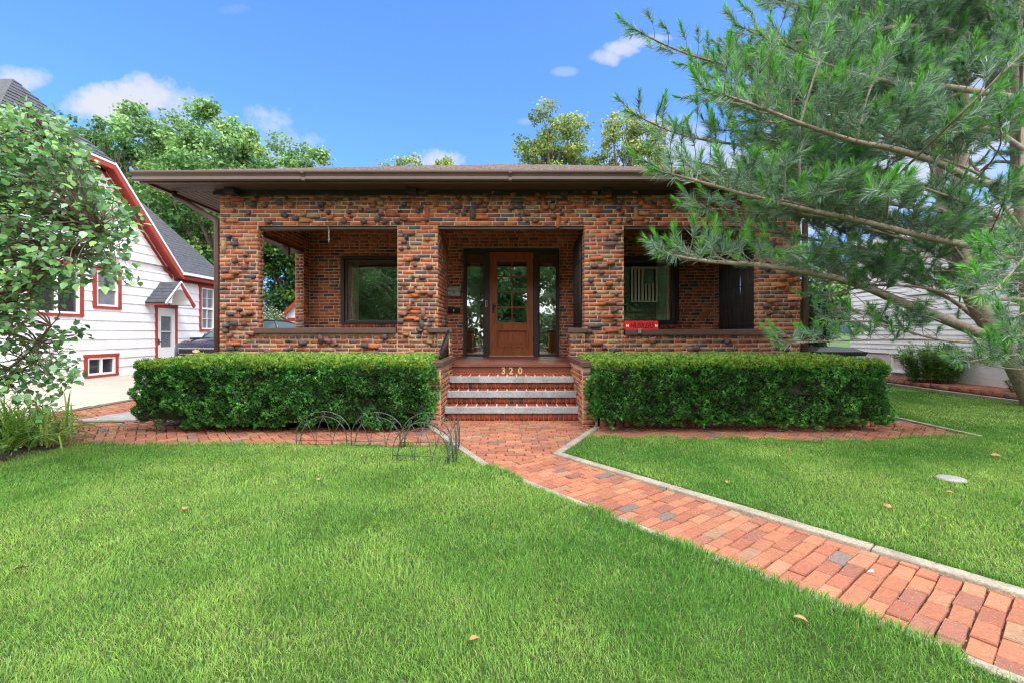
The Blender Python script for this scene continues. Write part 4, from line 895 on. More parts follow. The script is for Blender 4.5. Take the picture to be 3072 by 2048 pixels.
# ------------------------------------------------------------------ vehicles
def make_car(name, label, cat, paint, emblem=None, rack=False):
    t = thing(name, label, cat)
    # body: lofted sections along y (front at y=0, rear at y=4.9); half widths and heights
    secs = [(0.00, .78, .38, .86, .80), (.06, .88, .30, 1.0, .84), (.35, .94, .26, 1.08, .88), (1.25, .97, .26, 1.15, .92), (1.5, .97, .26, 1.17, .93), (3.2, .97, .26, 1.17, .94), (4.75, .96, .28, 1.15, .93), (4.9, .88, .36, 1.0, .85)]
    mb = MB(); V = []; k = 12
    for (y, hw, zb, zt, sh) in secs:
        V += [(-hw * .85, y, zb), (-hw, y, zb + .12), (-hw, y, zb + (zt - zb) * .55), (-hw * .985, y, zt - .16), (-hw * .93, y, zt - .05), (-hw * .72, y, zt), (hw * .72, y, zt), (hw * .93, y, zt - .05), (hw * .985, y, zt - .16), (hw, y, zb + (zt - zb) * .55), (hw, y, zb + .12), (hw * .85, y, zb)]
    n = len(secs); mb.add(V, [(i * k + j, i * k + (j + 1) % k, (i + 1) * k + (j + 1) % k, (i + 1) * k + j) for i in range(n - 1) for j in range(k)] + [tuple(range(k))[::-1], tuple(range((n - 1) * k, n * k))], smooth=True)
    mb.box(-.55, -.51, .3, 1.2, 1.09, 1.155); mb.box(.51, .55, .3, 1.2, 1.09, 1.155)
    mb.build('body', paint, t, bevel=.02, local=True)
    cab = [(1.25, .86, 1.155), (2.05, .70, 1.68), (2.3, .68, 1.74), (3.6, .68, 1.74), (4.3, .70, 1.66), (4.80, .84, 1.15)]
    mb = MB(); pts = [(y, hw, z) for y, hw, z in cab]
    for (y, hw, z) in pts: mb.V.append(np.array([(-hw, y, z), (hw, y, z)], float)); mb.C.append(np.ones((2, 3)))
    mb.n = 12; m = len(pts); mb.F = [(2 * i, 2 * i + 1, 2 * i + 3, 2 * i + 2) for i in range(m - 1)] + [tuple(2 * i for i in range(m)), tuple(2 * i + 1 for i in range(m))[::-1]]; mb.S = [False] * len(mb.F)
    gh = mb.build('cabin_glass', m_cglass, t, local=True)
    mb = MB(); mb.prism([(-.70, 2.07, 1.70), (.70, 2.07, 1.70), (.69, 2.3, 1.755), (-.69, 2.3, 1.755)], (0, 0, .03)); mb.box(-.69, .69, 2.301, 3.62, 1.75, 1.785); mb.prism([(-.69, 3.62, 1.752), (.69, 3.62, 1.752), (.71, 4.32, 1.67), (-.71, 4.32, 1.67)], (0, 0, .03))
    for s in (-1, 1):
        for (p, q) in (((1.25, .875, 1.15), (2.06, .715, 1.70)), ((3.0, .89, 1.15), (2.98, .705, 1.75)), ((4.8, .855, 1.15), (4.3, .715, 1.68))): mb.tube([(s * p[1], p[0], p[2]), (s * q[1], q[0], q[2])], .04, 6)
    mb.build('roof', paint, t, local=True)
    if rack:
        mb = MB()
        for s in (-1, 1): mb.tube([(s * .6, 2.3, 1.79), (s * .6, 2.4, 1.84), (s * .6, 3.7, 1.84), (s * .6, 3.8, 1.78)], .018, 6)
        for y in (2.6, 3.1, 3.5): mb.bar((-.6, y, 1.84), (.6, y, 1.84), .014)
        mb.build('roof_rack', m_black, t, local=True)
    mb = MB(); mb.box(-.62, .62, -.015, .02, .66, .80); mb.box(-.62, .62, -.012, .02, .44, .62); mb.build('grille', m_black, t, local=True)
    mb = MB(); mb.box(-.66, .66, -.03, .0, .805, .83); mb.box(-.62, .62, -.03, -.013, .63, .655); mb.build('chrome_bar', m_chrome, t, local=True)
    if emblem:
        mb = MB(); q = [(-.11, -.035), (-.04, -.035), (-.04, -.05), (.05, -.05), (.05, -.03), (.12, -.03), (.11, .035), (.04, .035), (.04, .05), (-.05, .05), (-.05, .03), (-.12, .03)]
        mb.prism([(x, -.05, .73 + z) for x, z in q], (0, .03, 0)); mb.build('emblem', m_brass, t, local=True)
    for s in (-1, 1):
        mb = MB(); mb.prism([(s * .66, -.01, .66), (s * .90, .10, .70), (s * .92, .22, .88), (s * .68, .02, .82)], (0, .05, .0)); mb.build('headlight', m_lamp, t, bevel=.01, local=True)
        mb = MB(); mb.box(min(s * .97, s * 1.12), max(s * .97, s * 1.12), 1.55, 1.66, 1.12, 1.28); mb.build('side_mirror', paint, t, bevel=.03, local=True)
        for y in (.95, 3.85):
            mb = MB(); an = np.linspace(0, 2 * math.pi, 22)[:-1]
            for (r0, r1, w0, w1) in ((.36, .36, .78, .985),):
                Vv = [(s * w0, y + r0 * math.cos(q), .36 + r0 * math.sin(q)) for q in an] + [(s * w1, y + r0 * math.cos(q), .36 + r0 * math.sin(q)) for q in an]
                L_ = len(an); mb.add(Vv, [(i, (i + 1) % L_, L_ + (i + 1) % L_, L_ + i) for i in range(L_)] + [tuple(range(L_)), tuple(range(L_, 2 * L_))])
            w = mb.build('wheel', m_rubber, t, bevel=.02, local=True)
            mb = MB(); Vv = [(s * .99, y + .23 * math.cos(q), .36 + .23 * math.sin(q)) for q in an] + [(s * 1.0, y + .2 * math.cos(q), .36 + .2 * math.sin(q)) for q in an]; mb.add(Vv, [(i, (i + 1) % L_, L_ + (i + 1) % L_, L_ + i) for i in range(L_)] + [tuple(range(L_, 2 * L_))]); mb.build('rim', m_steel, w, local=True)
    return t
cr = make_car('parked_car', 'dark navy car with gold bow tie emblem parked beside the white house', 'car', m_navy, emblem=True)
cr.location = (-9.0, 13.0, .03); cr.rotation_euler = (0, 0, R(-7)); cr.scale = (.88, .88, .9)
cr = make_car('parked_car', 'black car with roof rack seen through the left porch opening', 'car', m_carblk, rack=True)
cr.location = (-11.45, 20.3, .0); cr.rotation_euler = (0, 0, R(-3)); cr.scale = (.95, .95, .93)
cr = make_car('parked_car', 'white car parked across the street, mirrored in the left sidelight', 'car', m_carwht)
cr.location = (-5.2, -9.3, -.02); cr.rotation_euler = (0, 0, R(90))

# ------------------------------------------------------------------ black lidded bin beside the porch
t = thing('lidded_bin', 'black bin with grey tapered lid beside the right porch corner', 'bin', (5.72, 8.2, 0))
bx0, bx1, by0, by1 = 5.38, 6.02, 7.95, 8.55
mb = MB(); mb.add([(bx0 + .06, by0 + .06, .02), (bx1 - .06, by0 + .06, .02), (bx1 - .06, by1 - .06, .02), (bx0 + .06, by1 - .06, .02), (bx0, by0, .80), (bx1, by0, .80), (bx1, by1, .80), (bx0, by1, .80)], [(3, 2, 1, 0), (0, 1, 5, 4), (1, 2, 6, 5), (2, 3, 7, 6), (3, 0, 4, 7), (4, 5, 6, 7)]); mb.build('body', m_bin, t, bevel=.02)
mb = MB(); mb.add([(bx0 - .10, by0 - .06, .80), (bx1 + .12, by0 - .06, .80), (bx1 + .12, by1 + .05, .80), (bx0 - .10, by1 + .05, .80), (bx0 - .12, by0 - .08, .875), (bx1 + .16, by0 - .08, .875), (bx1 + .16, by1 + .06, .875), (bx0 - .12, by1 + .06, .875)], [(3, 2, 1, 0), (0, 1, 5, 4), (1, 2, 6, 5), (2, 3, 7, 6), (3, 0, 4, 7), (4, 5, 6, 7)]); mb.build('rim', m_bin, t, bevel=.012)
mb = MB(); mb.add([(bx0 - .10, by0 - .05, .877), (bx1 + .12, by0 - .05, .877), (bx1 + .12, by1 + .04, .877), (bx0 - .10, by1 + .04, .877), (bx0 + .05, by0 + .06, .945), (bx1 - .03, by0 + .06, .945), (bx1 - .03, by1 - .06, .945), (bx0 + .05, by1 - .06, .945)], [(0, 1, 5, 4), (1, 2, 6, 5), (2, 3, 7, 6), (3, 0, 4, 7), (4, 5, 6, 7)]); mb.build('lid', m_binlid, t, bevel=.012)
for s in (bx0 + .08, bx1 - .2): mb = MB(); mb.bar((s, by1 - .02, .1), (s + .08, by1 - .02, .1), .1, 12); mb.build('wheel', m_rubber, t)

# ------------------------------------------------------------------ wire border fence panels
def fence_panel(label):
    t = thing('wire_fence_panel', label, 'garden fence', group='arched wire border fence panels'); w, h = .575, .365; r = .0042
    def arc(cx, hw, zb, zt, n=17): return [(cx + hw * math.cos(a), 0, zb + (zt - zb) * math.sin(a)) for a in np.linspace(0, math.pi, n)]
    mb = MB(); p = [(w / 2, 0, -.05)] + arc(0, w / 2, .10, h) + [(-w / 2, 0, -.05)]; mb.tube(p, r, 5); p = [(w / 2 - .05, 0, .0)] + arc(0, w / 2 - .05, .09, h - .055) + [(-w / 2 + .05, 0, .0)]; mb.tube(p, r, 5); mb.build('arch', m_wire, t, local=True)
    for cx in (-.183, 0, .183):
        mb = MB(); base = h - .028 if cx == 0 else h - .092
        an = np.linspace(0, 2 * math.pi, 13); mb.tube([(cx * 1.02 + .016 * math.cos(a), 0, base + .018 * math.sin(a)) for a in an], .0032, 5); mb.build('ring', m_wire, t, local=True)
    mb = MB()
    for cx, zt in ((-.172, .24), (0, h - .06), (.172, .24)):
        for s in (-1, 1): mb.tube([(cx, 0, zt), (cx + s * .035, 0, zt - .06), (cx + s * .066, 0, zt - .15), (cx + s * .08, 0, .04), (cx + s * .08, 0, .0)], .0032, 5)
    mb.build('inner_arches', m_wire, t, local=True)
    for z in (.012, .055): mb = MB(); mb.bar((-w / 2, 0, z), (w / 2, 0, z), .0035, 5); mb.build('rail', m_wire, t, local=True)
    return t
FPL = [((972, 1336), 4.86, 3, 'leftmost arched wire panel standing along the brick path'),
       ((1134, 1340), 4.80, -4, 'second arched wire panel from the left along the brick path'),
       ((1284, 1345), 4.76, 3, 'third arched wire panel, nearest the diagonal kerb behind the front panel'),
       ((1268, 1392), 4.22, -6, 'front arched wire panel standing out on the lawn'),
       ((1362, 1362), 4.46, 86, 'arched wire panel seen edge on at the path corner'),
       ((1368, 1358), 4.52, 97, 'second edge on wire panel leaning by the path corner')]
fp0 = None
for (px, py), d, rz, lab in FPL:
    if fp0 is None: o = fp0 = fence_panel(lab)
    else: o = copy_tree(fp0); o['label'] = lab
    o.location = ((px - 1536) * d / F, d, 0); o.rotation_euler = (R(rng.uniform(-4, 4)), 0, R(rz))
    o['group'] = 'arched wire border fence panels'

# ------------------------------------------------------------------ vegetation helpers
def quads(C, D, Nn, L, Wd, fold=.12):
    """kite shaped leaves: base C, direction D, normal Nn"""
    S = nrm(np.cross(D, Nn)); Nn = nrm(np.cross(S, D)); L = np.asarray(L).reshape(-1, 1); Wd = np.asarray(Wd).reshape(-1, 1); n = len(C)
    V = np.stack([C, C + D * L * .45 + S * Wd * .5 + Nn * L * fold, C + D * L, C + D * L * .45 - S * Wd * .5 + Nn * L * fold], 1)
    return V.reshape(-1, 3), np.arange(4 * n).reshape(n, 4)
def rdir(n, up=0.):
    v = rng.normal(size=(n, 3)); v[:, 2] += up; return nrm(v)
def mixcol(n, cols, w, jit=.18):
    k = rng.choice(len(cols), size=n, p=np.array(w) / np.sum(w)); c = np.array(cols)[k]
    return c * rng.uniform(1 - jit, 1 + jit, (n, 1)) * rng.uniform(.94, 1.06, (n, 3))
def bez(a, b, c, n=7):
    t = np.linspace(0, 1, n)[:, None]; return (1 - t) ** 2 * np.array(a) + 2 * t * (1 - t) * np.array(b) + t ** 2 * np.array(c)

# ------------------------------------------------------------------ lawn grass
def inside(p, poly):
    x, y = p[:, 0], p[:, 1]; r = np.zeros(len(p), bool); n = len(poly)
    for i in range(n):
        (x0, y0), (x1, y1) = poly[i], poly[(i + 1) % n]
        c = ((y0 > y) != (y1 > y)); r ^= c & (x < (x1 - x0) * (y - y0) / (y1 - y0 + 1e-12) + x0)
    return r
def vnoise(x, y, s, seed):
    r = np.random.default_rng(seed); g = r.random((64, 64)); u, v = x / s + 20, y / s + 20; i, j = np.floor(u).astype(int), np.floor(v).astype(int); a, b = u - i, v - j
    a, b = a * a * (3 - 2 * a), b * b * (3 - 2 * b); i %= 64; j %= 64; i1, j1 = (i + 1) % 64, (j + 1) % 64
    return (g[i, j] * (1 - a) + g[i1, j] * a) * (1 - b) + (g[i, j1] * (1 - a) + g[i1, j1] * a) * b
def grass(poly, zones, bleach=0.):
    Vs, Cs = [], []
    for (x0, x1, y0, y1, dens, w) in zones:
        n = int((x1 - x0) * (y1 - y0) * dens); p = np.stack([rng.uniform(x0, x1, n), rng.uniform(y0, y1, n)], 1); p = p[inside(p, poly)]; n = len(p)
        if not n: continue
        h = rng.uniform(.016, .034, n) * (.7 + .6 * vnoise(p[:, 0], p[:, 1], .30, 3)); an = rng.uniform(0, 6.283, n); lean = rng.uniform(.1, 1.15, n)
        wa = vnoise(p[:, 0], p[:, 1], .22, 9) * 6.28; an = np.where(rng.random(n) < .22, wa, an)
        dx, dy = np.cos(an) * lean * h, np.sin(an) * lean * h; sa = rng.uniform(0, 6.283, n); sx, sy = np.cos(sa) * w * .5, np.sin(sa) * w * .5
        B = np.stack([p[:, 0], p[:, 1], np.full(n, -.004)], 1); m = B + np.stack([dx * .35, dy * .35, h * .6], 1); t = B + np.stack([dx, dy, h * (1 - .25 * lean)], 1); S = np.stack([sx, sy, 0 * sx], 1)
        V = np.stack([B - S, B + S, m + S * .8, m - S * .8, t], 1)
        q = vnoise(p[:, 0], p[:, 1], .9, 1) * .6 + vnoise(p[:, 0], p[:, 1], .25, 2) * .4
        c0, c1 = np.array([.095, .268, .030]), np.array([.268, .450, .080]); col = c0 + (c1 - c0) * np.clip((q - .25) * 1.9, 0, 1)[:, None]
        col = col * rng.uniform(.70, 1.35, (n, 1)); dry = rng.random(n) < (.055 + .30 * np.clip(q - .55, 0, 1)); col[dry] = np.array([.40, .36, .17]) * rng.uniform(.7, 1.2, (dry.sum(), 1))
        bl = rng.random(n) < .10; col[bl] = np.array([.11, .26, .085]) * rng.uniform(.8, 1.2, (bl.sum(), 1))
        cc = np.repeat(col[:, None], 5, 1); cc[:, 4] *= 1.12
        Vs.append(V.reshape(-1, 3)); Cs.append(cc.reshape(-1, 3))
    V = np.concatenate(Vs); n = len(V) // 5; b5 = np.arange(n)[:, None] * 5
    Fa = np.concatenate([b5 + np.array([[0, 1, 2]]), b5 + np.array([[0, 2, 3]]), b5 + np.array([[3, 2, 4]])]); o = fast('lawn_grass', V, Fa, m_grass, None, np.concatenate(Cs))
    return tag(o, kind='stuff')
grass(LAWN_A, [(-3.2, 2.9, .9, 2.3, 24000, .0025), (-4.7, 2.4, 2.3, 3.5, 15500, .0033), (-4.7, .7, 3.5, 4.9, 10000, .0045), (-4.7, -3.2, .9, 2.3, 2500, .007), (-4.7, 4, -.6, .9, 1500, .007)])
grass(LAWN_B, [(.9, 4.4, 1.2, 2.6, 15000, .0032), (.4, 5.45, 2.6, 4.2, 11000, .0040), (.4, 8.6, 4.2, 5.6, 8000, .0050), (5.4, 8.6, 1.6, 4.2, 3500, .0075), (5.4, 8.6, 5.6, 8.5, 3600, .0085), (5.4, 8.6, 8.5, 13.5, 2300, .011), (2.6, 8.6, -.6, 1.6, 1500, .007)])

def edge_grass(pts, toward, dens=420):
    """longer blades along an edge, leaning over it"""
    Vs, Cs = [], []
    for a, b in zip(pts[:-1], pts[1:]):
        a, b = np.array(a), np.array(b); L = np.linalg.norm(b - a); n = int(L * dens); u = rng.random(n)[:, None]; tw = np.array(toward, float)
        p = a + (b - a) * u - tw * np.abs(rng.normal(.0, .03, (n, 1))) + tw * .012; clump = vnoise(p[:, 0], p[:, 1], .16, 77); k = clump > .38; p = p[k]; n = len(p)
        h = rng.uniform(.03, .065, n) * (.6 + .7 * clump[k]); lean = rng.uniform(.2, 1.1, n) * h; dv = nrm(tw * rng.uniform(-.2, 1.2, (n, 1)) + rng.normal(0, .45, (n, 2)))
        B = np.stack([p[:, 0], p[:, 1], np.full(n, -.004)], 1); off = np.stack([dv[:, 0] * lean, dv[:, 1] * lean, 0 * h], 1); up = np.stack([0 * h, 0 * h, h], 1); S = nrm(np.stack([-dv[:, 1], dv[:, 0], 0 * h], 1)) * .0022
        V = np.stack([B - S, B + S, B + off * .4 + up * .65 + S * .8, B + off * .4 + up * .65 - S * .8, B + off + up * .85], 1); Vs.append(V.reshape(-1, 3)); Cs.append(np.repeat(np.array([.105, .26, .034]) * rng.uniform(.65, 1.5, (n, 1)), 5, 0))
    V = np.concatenate(Vs); n = len(V) // 5; b5 = np.arange(n)[:, None] * 5
    Fa = np.concatenate([b5 + np.array([[0, 1, 2]]), b5 + np.array([[0, 2, 3]]), b5 + np.array([[3, 2, 4]])]); o = fast('edge_grass', V, Fa, m_grass, None, np.concatenate(Cs)); return tag(o, kind='stuff')
edge_grass([tuple(pL0 - nR * .045), tuple(pL1 - nR * .045)], tuple(nR), 700)
edge_grass([tuple(pR0 + nR * .095 + dgd * .1), tuple(pR1 + nR * .095)], tuple(-nR), 420)
edge_grass([(-4.7, 4.88), (-2.6, 4.87), (-.66, 4.82)], (0, 1), 420)
edge_grass([(.87, 5.22), (2.9, 5.12), (3.75, 5.03), (5.28, 5.28)], (0, 1), 420)
edge_grass([(-4.70, .5), (-4.70, 4.88)], (-1, 0), 300)
# sand, chips and moss lodged in the joints of the walk
n = 2600; t_ = rng.uniform(-.1, 4.2, n); s_ = rng.uniform(.01, .69, n); p = pL0 + dgd * t_[:, None] + nR * s_[:, None]; C = np.stack([p[:, 0], p[:, 1], np.full(n, .0055)], 1)
V, Fa = quads(C, nrm(np.stack([rng.normal(size=n), rng.normal(size=n), 0 * t_], 1)), np.tile([0, 0, 1.], (n, 1)), rng.uniform(.003, .009, n), rng.uniform(.003, .006, n), 0)
o = fast('path_grit', V, Fa, m_leaf, None, np.repeat(mixcol(n, [(.62, .46, .32), (.20, .14, .10), (.10, .14, .05)], [3, 2, .6]), 4, 0)); tag(o, kind='stuff')

# ------------------------------------------------------------------ clipped yew hedges
def hedge(name, label, x0, x1, y0, y1, zb, zt, n, seed, ragged=None):
    r = np.random.default_rng(seed); t = thing(name, label, 'hedge', ((x0 + x1) / 2, (y0 + y1) / 2, 0), group='clipped yew hedges below the porch')
    cx, cy, hx, hy = (x0 + x1) / 2, (y0 + y1) / 2, (x1 - x0) / 2, (y1 - y0) / 2; zc, hz = (zt + zb) / 2, (zt - zb) / 2
    ex = 7.0
    def surf(k):                        # points on a rounded box with clumpy relief
        f = r.random(k); q = r.uniform(-1, 1, (k, 3)); aF, aT, aE = 2 * hx * 2 * hz, 2 * hx * 2 * hy, 2 * hy * 2 * hz
        tot = 1.6 * aF + aT + 2 * aE; e = np.cumsum([1.25 * aF, aT, aE, aE, .35 * aF]) / tot
        i = np.searchsorted(e, f); nrmv = np.zeros((k, 3))
        for j, (ax, sg) in enumerate(((1, -1), (2, 1), (0, -1), (0, 1), (1, 1))): m = i == j; q[m, ax] = sg; nrmv[m, ax] = sg
        # round the box: normalise with a high norm
        s_ = np.array([hx, hy, hz]); w = q * s_; rr = .17; inner = np.clip(w, -(s_ - rr), s_ - rr); dlt = w - inner; nn = nrm(dlt + 1e-6 * nrmv); p = inner + nn * rr
        return p + np.array([cx, cy, zc]), nn
    p, nn = surf(n)
    a, b = p[:, 0] + p[:, 1] * .6, p[:, 2] + p[:, 1] * .5
    rel = vnoise(a, b, .17, seed) * .62 + vnoise(a, b, .07, seed + 1) * .38
    top = np.clip((p[:, 2] - zt + .10) / .08, 0, 1)
    big = vnoise(a, b, .8, seed + 2) - .5
    depth = (rel - .62) * .26 * (1 - .75 * top) + big * .06 * (1 - .8 * top)
    low = np.clip((zb + .30 - p[:, 2]) / .30, 0, 1); depth -= low ** 2 * (.02 + .06 * r.random(n))
    keep = ~((low > .55) & (vnoise(a, b, .16, seed + 5) < .34)) & ((rel > .30) | (r.random(n) < .35) | (top > .3))
    p, nn, depth, rel, top = p[keep], nn[keep], depth[keep], rel[keep], top[keep]
    p = p + nn * depth[:, None]; p[:, 2] = np.maximum(p[:, 2], .03)
    p += r.normal(0, .008, p.shape); p[:, 2] += top * r.uniform(-.02, .025, len(p)); k = len(p)
    tw = nrm(nn * 1.0 + r.normal(0, .42, (k, 3)) + np.array([0, 0, .22]))
    Cs, Ds, Ns, Ls, Ws, Co = [], [], [], [], [], []
    ax = nrm(np.cross(tw, r.normal(size=(k, 3)))); nf = nrm(np.cross(ax, tw))
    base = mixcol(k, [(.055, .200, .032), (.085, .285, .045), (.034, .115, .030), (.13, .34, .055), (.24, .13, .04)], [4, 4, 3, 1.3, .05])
    lit = np.clip((rel - .45) * 2.2, 0, 1)[:, None]; base = base * (.66 + .62 * lit)          # shade painted in: sunken sprigs darker, raised ones lighter
    topg = (top > .4) & (r.random(k) < .75); base[topg] = np.array([.21, .33, .045]) * r.uniform(.75, 1.3, (topg.sum(), 1))  # most sprigs near the top take a brighter yellow green
    for j in range(6):                    # a sprig: pairs of flat needles along its twig
        s = (j // 2) * .009 + .0; sg = 1 if j % 2 else -1
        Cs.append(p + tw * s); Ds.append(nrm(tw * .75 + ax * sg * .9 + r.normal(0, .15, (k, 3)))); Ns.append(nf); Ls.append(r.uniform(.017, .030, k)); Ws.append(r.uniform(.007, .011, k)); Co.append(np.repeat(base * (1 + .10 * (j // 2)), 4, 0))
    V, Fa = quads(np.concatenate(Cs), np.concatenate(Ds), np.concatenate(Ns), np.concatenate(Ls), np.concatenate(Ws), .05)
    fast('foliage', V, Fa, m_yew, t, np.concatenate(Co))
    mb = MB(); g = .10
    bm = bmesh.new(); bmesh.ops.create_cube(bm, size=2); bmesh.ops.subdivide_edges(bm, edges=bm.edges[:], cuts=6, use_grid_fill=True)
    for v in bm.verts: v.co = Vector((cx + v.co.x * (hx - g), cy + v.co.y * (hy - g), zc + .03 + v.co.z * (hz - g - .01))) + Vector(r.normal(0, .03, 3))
    me = bpy.data.meshes.new('inner_shade_core'); bm.to_mesh(me); bm.free(); me.materials.append(m_core); put(bpy.data.objects.new('inner_shade_core', me), t)  # solid core coloured dark for the shade among the inner twigs
    mb = MB()
    for _ in range(34):
        x = r.uniform(x0 + .25, x1 - .25); y = cy + r.uniform(-.2, .2); e = np.array([x + r.uniform(-.25, .25), y0 + r.uniform(.03, .3), r.uniform(.25, .5)]); mb.tube(bez((x, y, .0), (x, y, .15), e, 6), [.016, .006], 5)
    for _ in range(26 if ragged else 0):
        z = r.uniform(.12, .45); a_ = np.array([x0 + .5, cy + r.uniform(-.5, .0), z + .1]); mb.tube(bez(a_, a_ + np.array([-.3, -.1, .02]), (x0 + r.uniform(-.02, .3), y0 + r.uniform(-.02, .4), z), 6), [.008, .002], 4)
    mb.build('stems', m_bark, t)
    return t
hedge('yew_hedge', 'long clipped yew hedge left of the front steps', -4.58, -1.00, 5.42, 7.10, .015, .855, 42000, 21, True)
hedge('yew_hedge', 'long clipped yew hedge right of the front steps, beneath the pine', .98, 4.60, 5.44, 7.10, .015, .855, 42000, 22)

# ------------------------------------------------------------------ broadleaf trees behind
def make_tree(name, label, cat, base, blobs, ncl, nlf, lsize, cols, wts, trunk=.22, fork=3.0, group=None, seed=1, clr=(.55, .95), limbs=16, bark=None, sparse=0.):
    r = np.random.default_rng(seed); base = np.array(base, float)
    t = thing(name, label, cat, base, group)
    vol = np.array([b[3] * b[4] * b[5] for b in blobs]) ** .75; cl = []
    ks = r.choice(len(blobs), size=ncl, p=vol / vol.sum())
    for k in ks:
        b = blobs[k]; v = r.normal(size=3); v /= np.linalg.norm(v); s = r.uniform(.35, 1) ** .4; cl.append(np.array(b[:3]) + v * s * np.array(b[3:]))
    cl = np.array(cl); cl = cl[cl[:, 2] > .5]; ncl = len(cl); cr = r.uniform(*clr, ncl)
    n = ncl * nlf; ci = np.repeat(np.arange(ncl), nlf); v = r.normal(size=(n, 3)); v = nrm(v) * r.random((n, 1)) ** .45
    pos = cl[ci] + v * cr[ci][:, None] * np.array([1, 1, .62]); pos += r.normal(0, .05, pos.shape)
    Nn = nrm(v * .6 + r.normal(0, .6, (n, 3)) + np.array([0, 0, .7])); D = nrm(r.normal(size=(n, 3)) + v * .5 - np.array([0, 0, .35])); D = nrm(D - Nn * (D * Nn).sum(1, keepdims=True))
    L = r.uniform(.75, 1.25, n) * lsize; ccol = np.array([mixcol(1, cols, wts, .12)[0] for _ in range(ncl)])
    col = ccol[ci] * r.uniform(.75, 1.3, (n, 1))
    V, Fa = quads(pos, D, Nn, L, L * r.uniform(.6, .85, n)); fast('crown', V, Fa, m_leaf, t, np.repeat(col, 4, 0), local=True)
    mb = MB(); top = np.array([0, 0, fork]); cen = cl.mean(0)
    mb.tube(bez((0, 0, 0), (r.uniform(-.2, .2), r.uniform(-.2, .2), fork * .5), top, 6), [trunk * 1.3, trunk * .8], 9); 
    sel = cl[r.choice(ncl, size=min(limbs, ncl), replace=False)]
    for e in sel:
        h = r.uniform(.55, 1.); s0 = top * h; m = s0 * .45 + e * .55 + np.array([0, 0, .18 * abs(e[2] - s0[2])]); pts = bez(s0, m, e, 8); pts[1:-1] += r.normal(0, .08, (6, 3)); mb.tube(pts, [trunk * .5, trunk * .07], 6)
        for _ in range(3):
            f = cl[r.integers(ncl)]
            if np.linalg.norm(f - e) < 2.2: mb.tube(bez(pts[4], (pts[4] + f) / 2 + np.array([0, 0, .2]), f, 5), [trunk * .16, trunk * .04], 5)
    mb.build('trunk', bark or m_bark, t, local=True)
    return t
MAPLE = [(.19, .34, .13), (.25, .42, .15), (.33, .50, .16), (.135, .255, .10)]; MW = [3, 4, 2.2, 1.6]
DEEP = [(.060, .155, .045), (.09, .215, .055), (.14, .29, .07), (.20, .36, .08)]; DW = [3, 4, 2, .8]
LIME = [(.25, .34, .08), (.33, .42, .10), (.17, .26, .07), (.40, .46, .14)]; LW = [3, 3, 2, 1]
def tx(px, d): return (px - 1536) * d / F
def tz(py, d): return EYE + (1000 - py) * d / F
# big tree behind the left houses: several pointed lobes against the sky
d = 24.; bl = []
for (px, py, rx, rz) in ((395, 345, .75, 1.2), (470, 380, .8, 1.1), (540, 385, .8, 1.2), (640, 350, .8, 1.3), (720, 400, .9, 1.2), (800, 420, 1.1, 1.1), (870, 440, .9, .9), (430, 470, 2.2, 2.0), (560, 470, 2.4, 1.8), (700, 490, 2.4, 1.8), (830, 500, 1.7, 1.2), (930, 485, .55, .45), (970, 475, .6, .5), (990, 455, .25, .2), (330, 500, 1.4, 1.2), (620, 600, 3.2, 2.2), (450, 640, 2.8, 2.2)):
    bl.append((tx(px, d) + 16.4, rng.uniform(-1.2, 1.2), tz(py, d) - .55, rx * .93, min(rx * 1.3, 2.2), rz * .93))
make_tree('maple_tree', 'tall light green maple rising behind the left end of the brick roof', 'tree', (-16.4, d, 0), bl, 430, 110, .19, MAPLE, MW, .30, 4.5, 'trees behind the houses', 31, (.32, .72), 34)
d = 21.; bl = [(tx(px, d) + 18.2, rng.uniform(-.8, .8), tz(py, d), rx, rx, rz) for (px, py, rx, rz) in ((215, 375, .25, .25), (245, 350, .28, .25), (268, 358, .22, .2), (250, 400, .4, .5), (290, 410, .5, .5), (330, 440, .7, .7), (270, 460, .8, .8))]
make_tree('sparse_tree', 'thin leafed treetop peeping over the grey roof of the left white house', 'tree', (-18.2, d, 0), bl, 46, 46, .15, DEEP, DW, .12, 6.0, 'trees behind the houses', 32, (.25, .5), 12)
d = 19.5; bl = [(tx(px, d) + 13.2, rng.uniform(-1., 1.), tz(py, d), rx, rx, rz) for (px, py, rx, rz) in ((520, 640, 1.6, 1.4), (590, 620, 1.5, 1.3), (640, 700, 1.4, 1.4), (560, 560, 1.8, 1.2), (660, 580, 1.5, 1.0), (600, 800, 1.4, .8), (720, 640, 1.6, 1.3))]
make_tree('shade_tree', 'dark green tree with forking trunk between the two left houses', 'tree', (-12.1, d, 0), [(b[0] - 1.1, *b[1:]) for b in bl], 80, 120, .16, DEEP, DW, .20, 2.6, 'trees behind the houses', 33, (.4, .8), 18)
d = 25.; bl = [(tx(px, d) + 12.6, rng.uniform(-1, 1), tz(py, d), rx, rx, rz) for (px, py, rx, rz) in ((800, 720, 1.8, 1.8), (880, 700, 1.8, 1.8), (950, 740, 1.8, 1.8), (840, 830, 1.9, 1.2), (760, 830, 1.5, 1.5), (900, 880, 1.7, 1.2), (820, 930, 1.6, .9), (980, 800, 1.6, 1.6), (840, 780, 1.8, 1.5), (740, 740, 1.5, 1.6))]
make_tree('garden_tree', 'bright green tree seen through the left porch opening', 'tree', (-12.6, 26.2, 0), bl, 190, 130, .19, DEEP, [2, 4, 3, 1.5], .22, 2.8, 'trees behind the houses', 34, (.45, .85), 14)
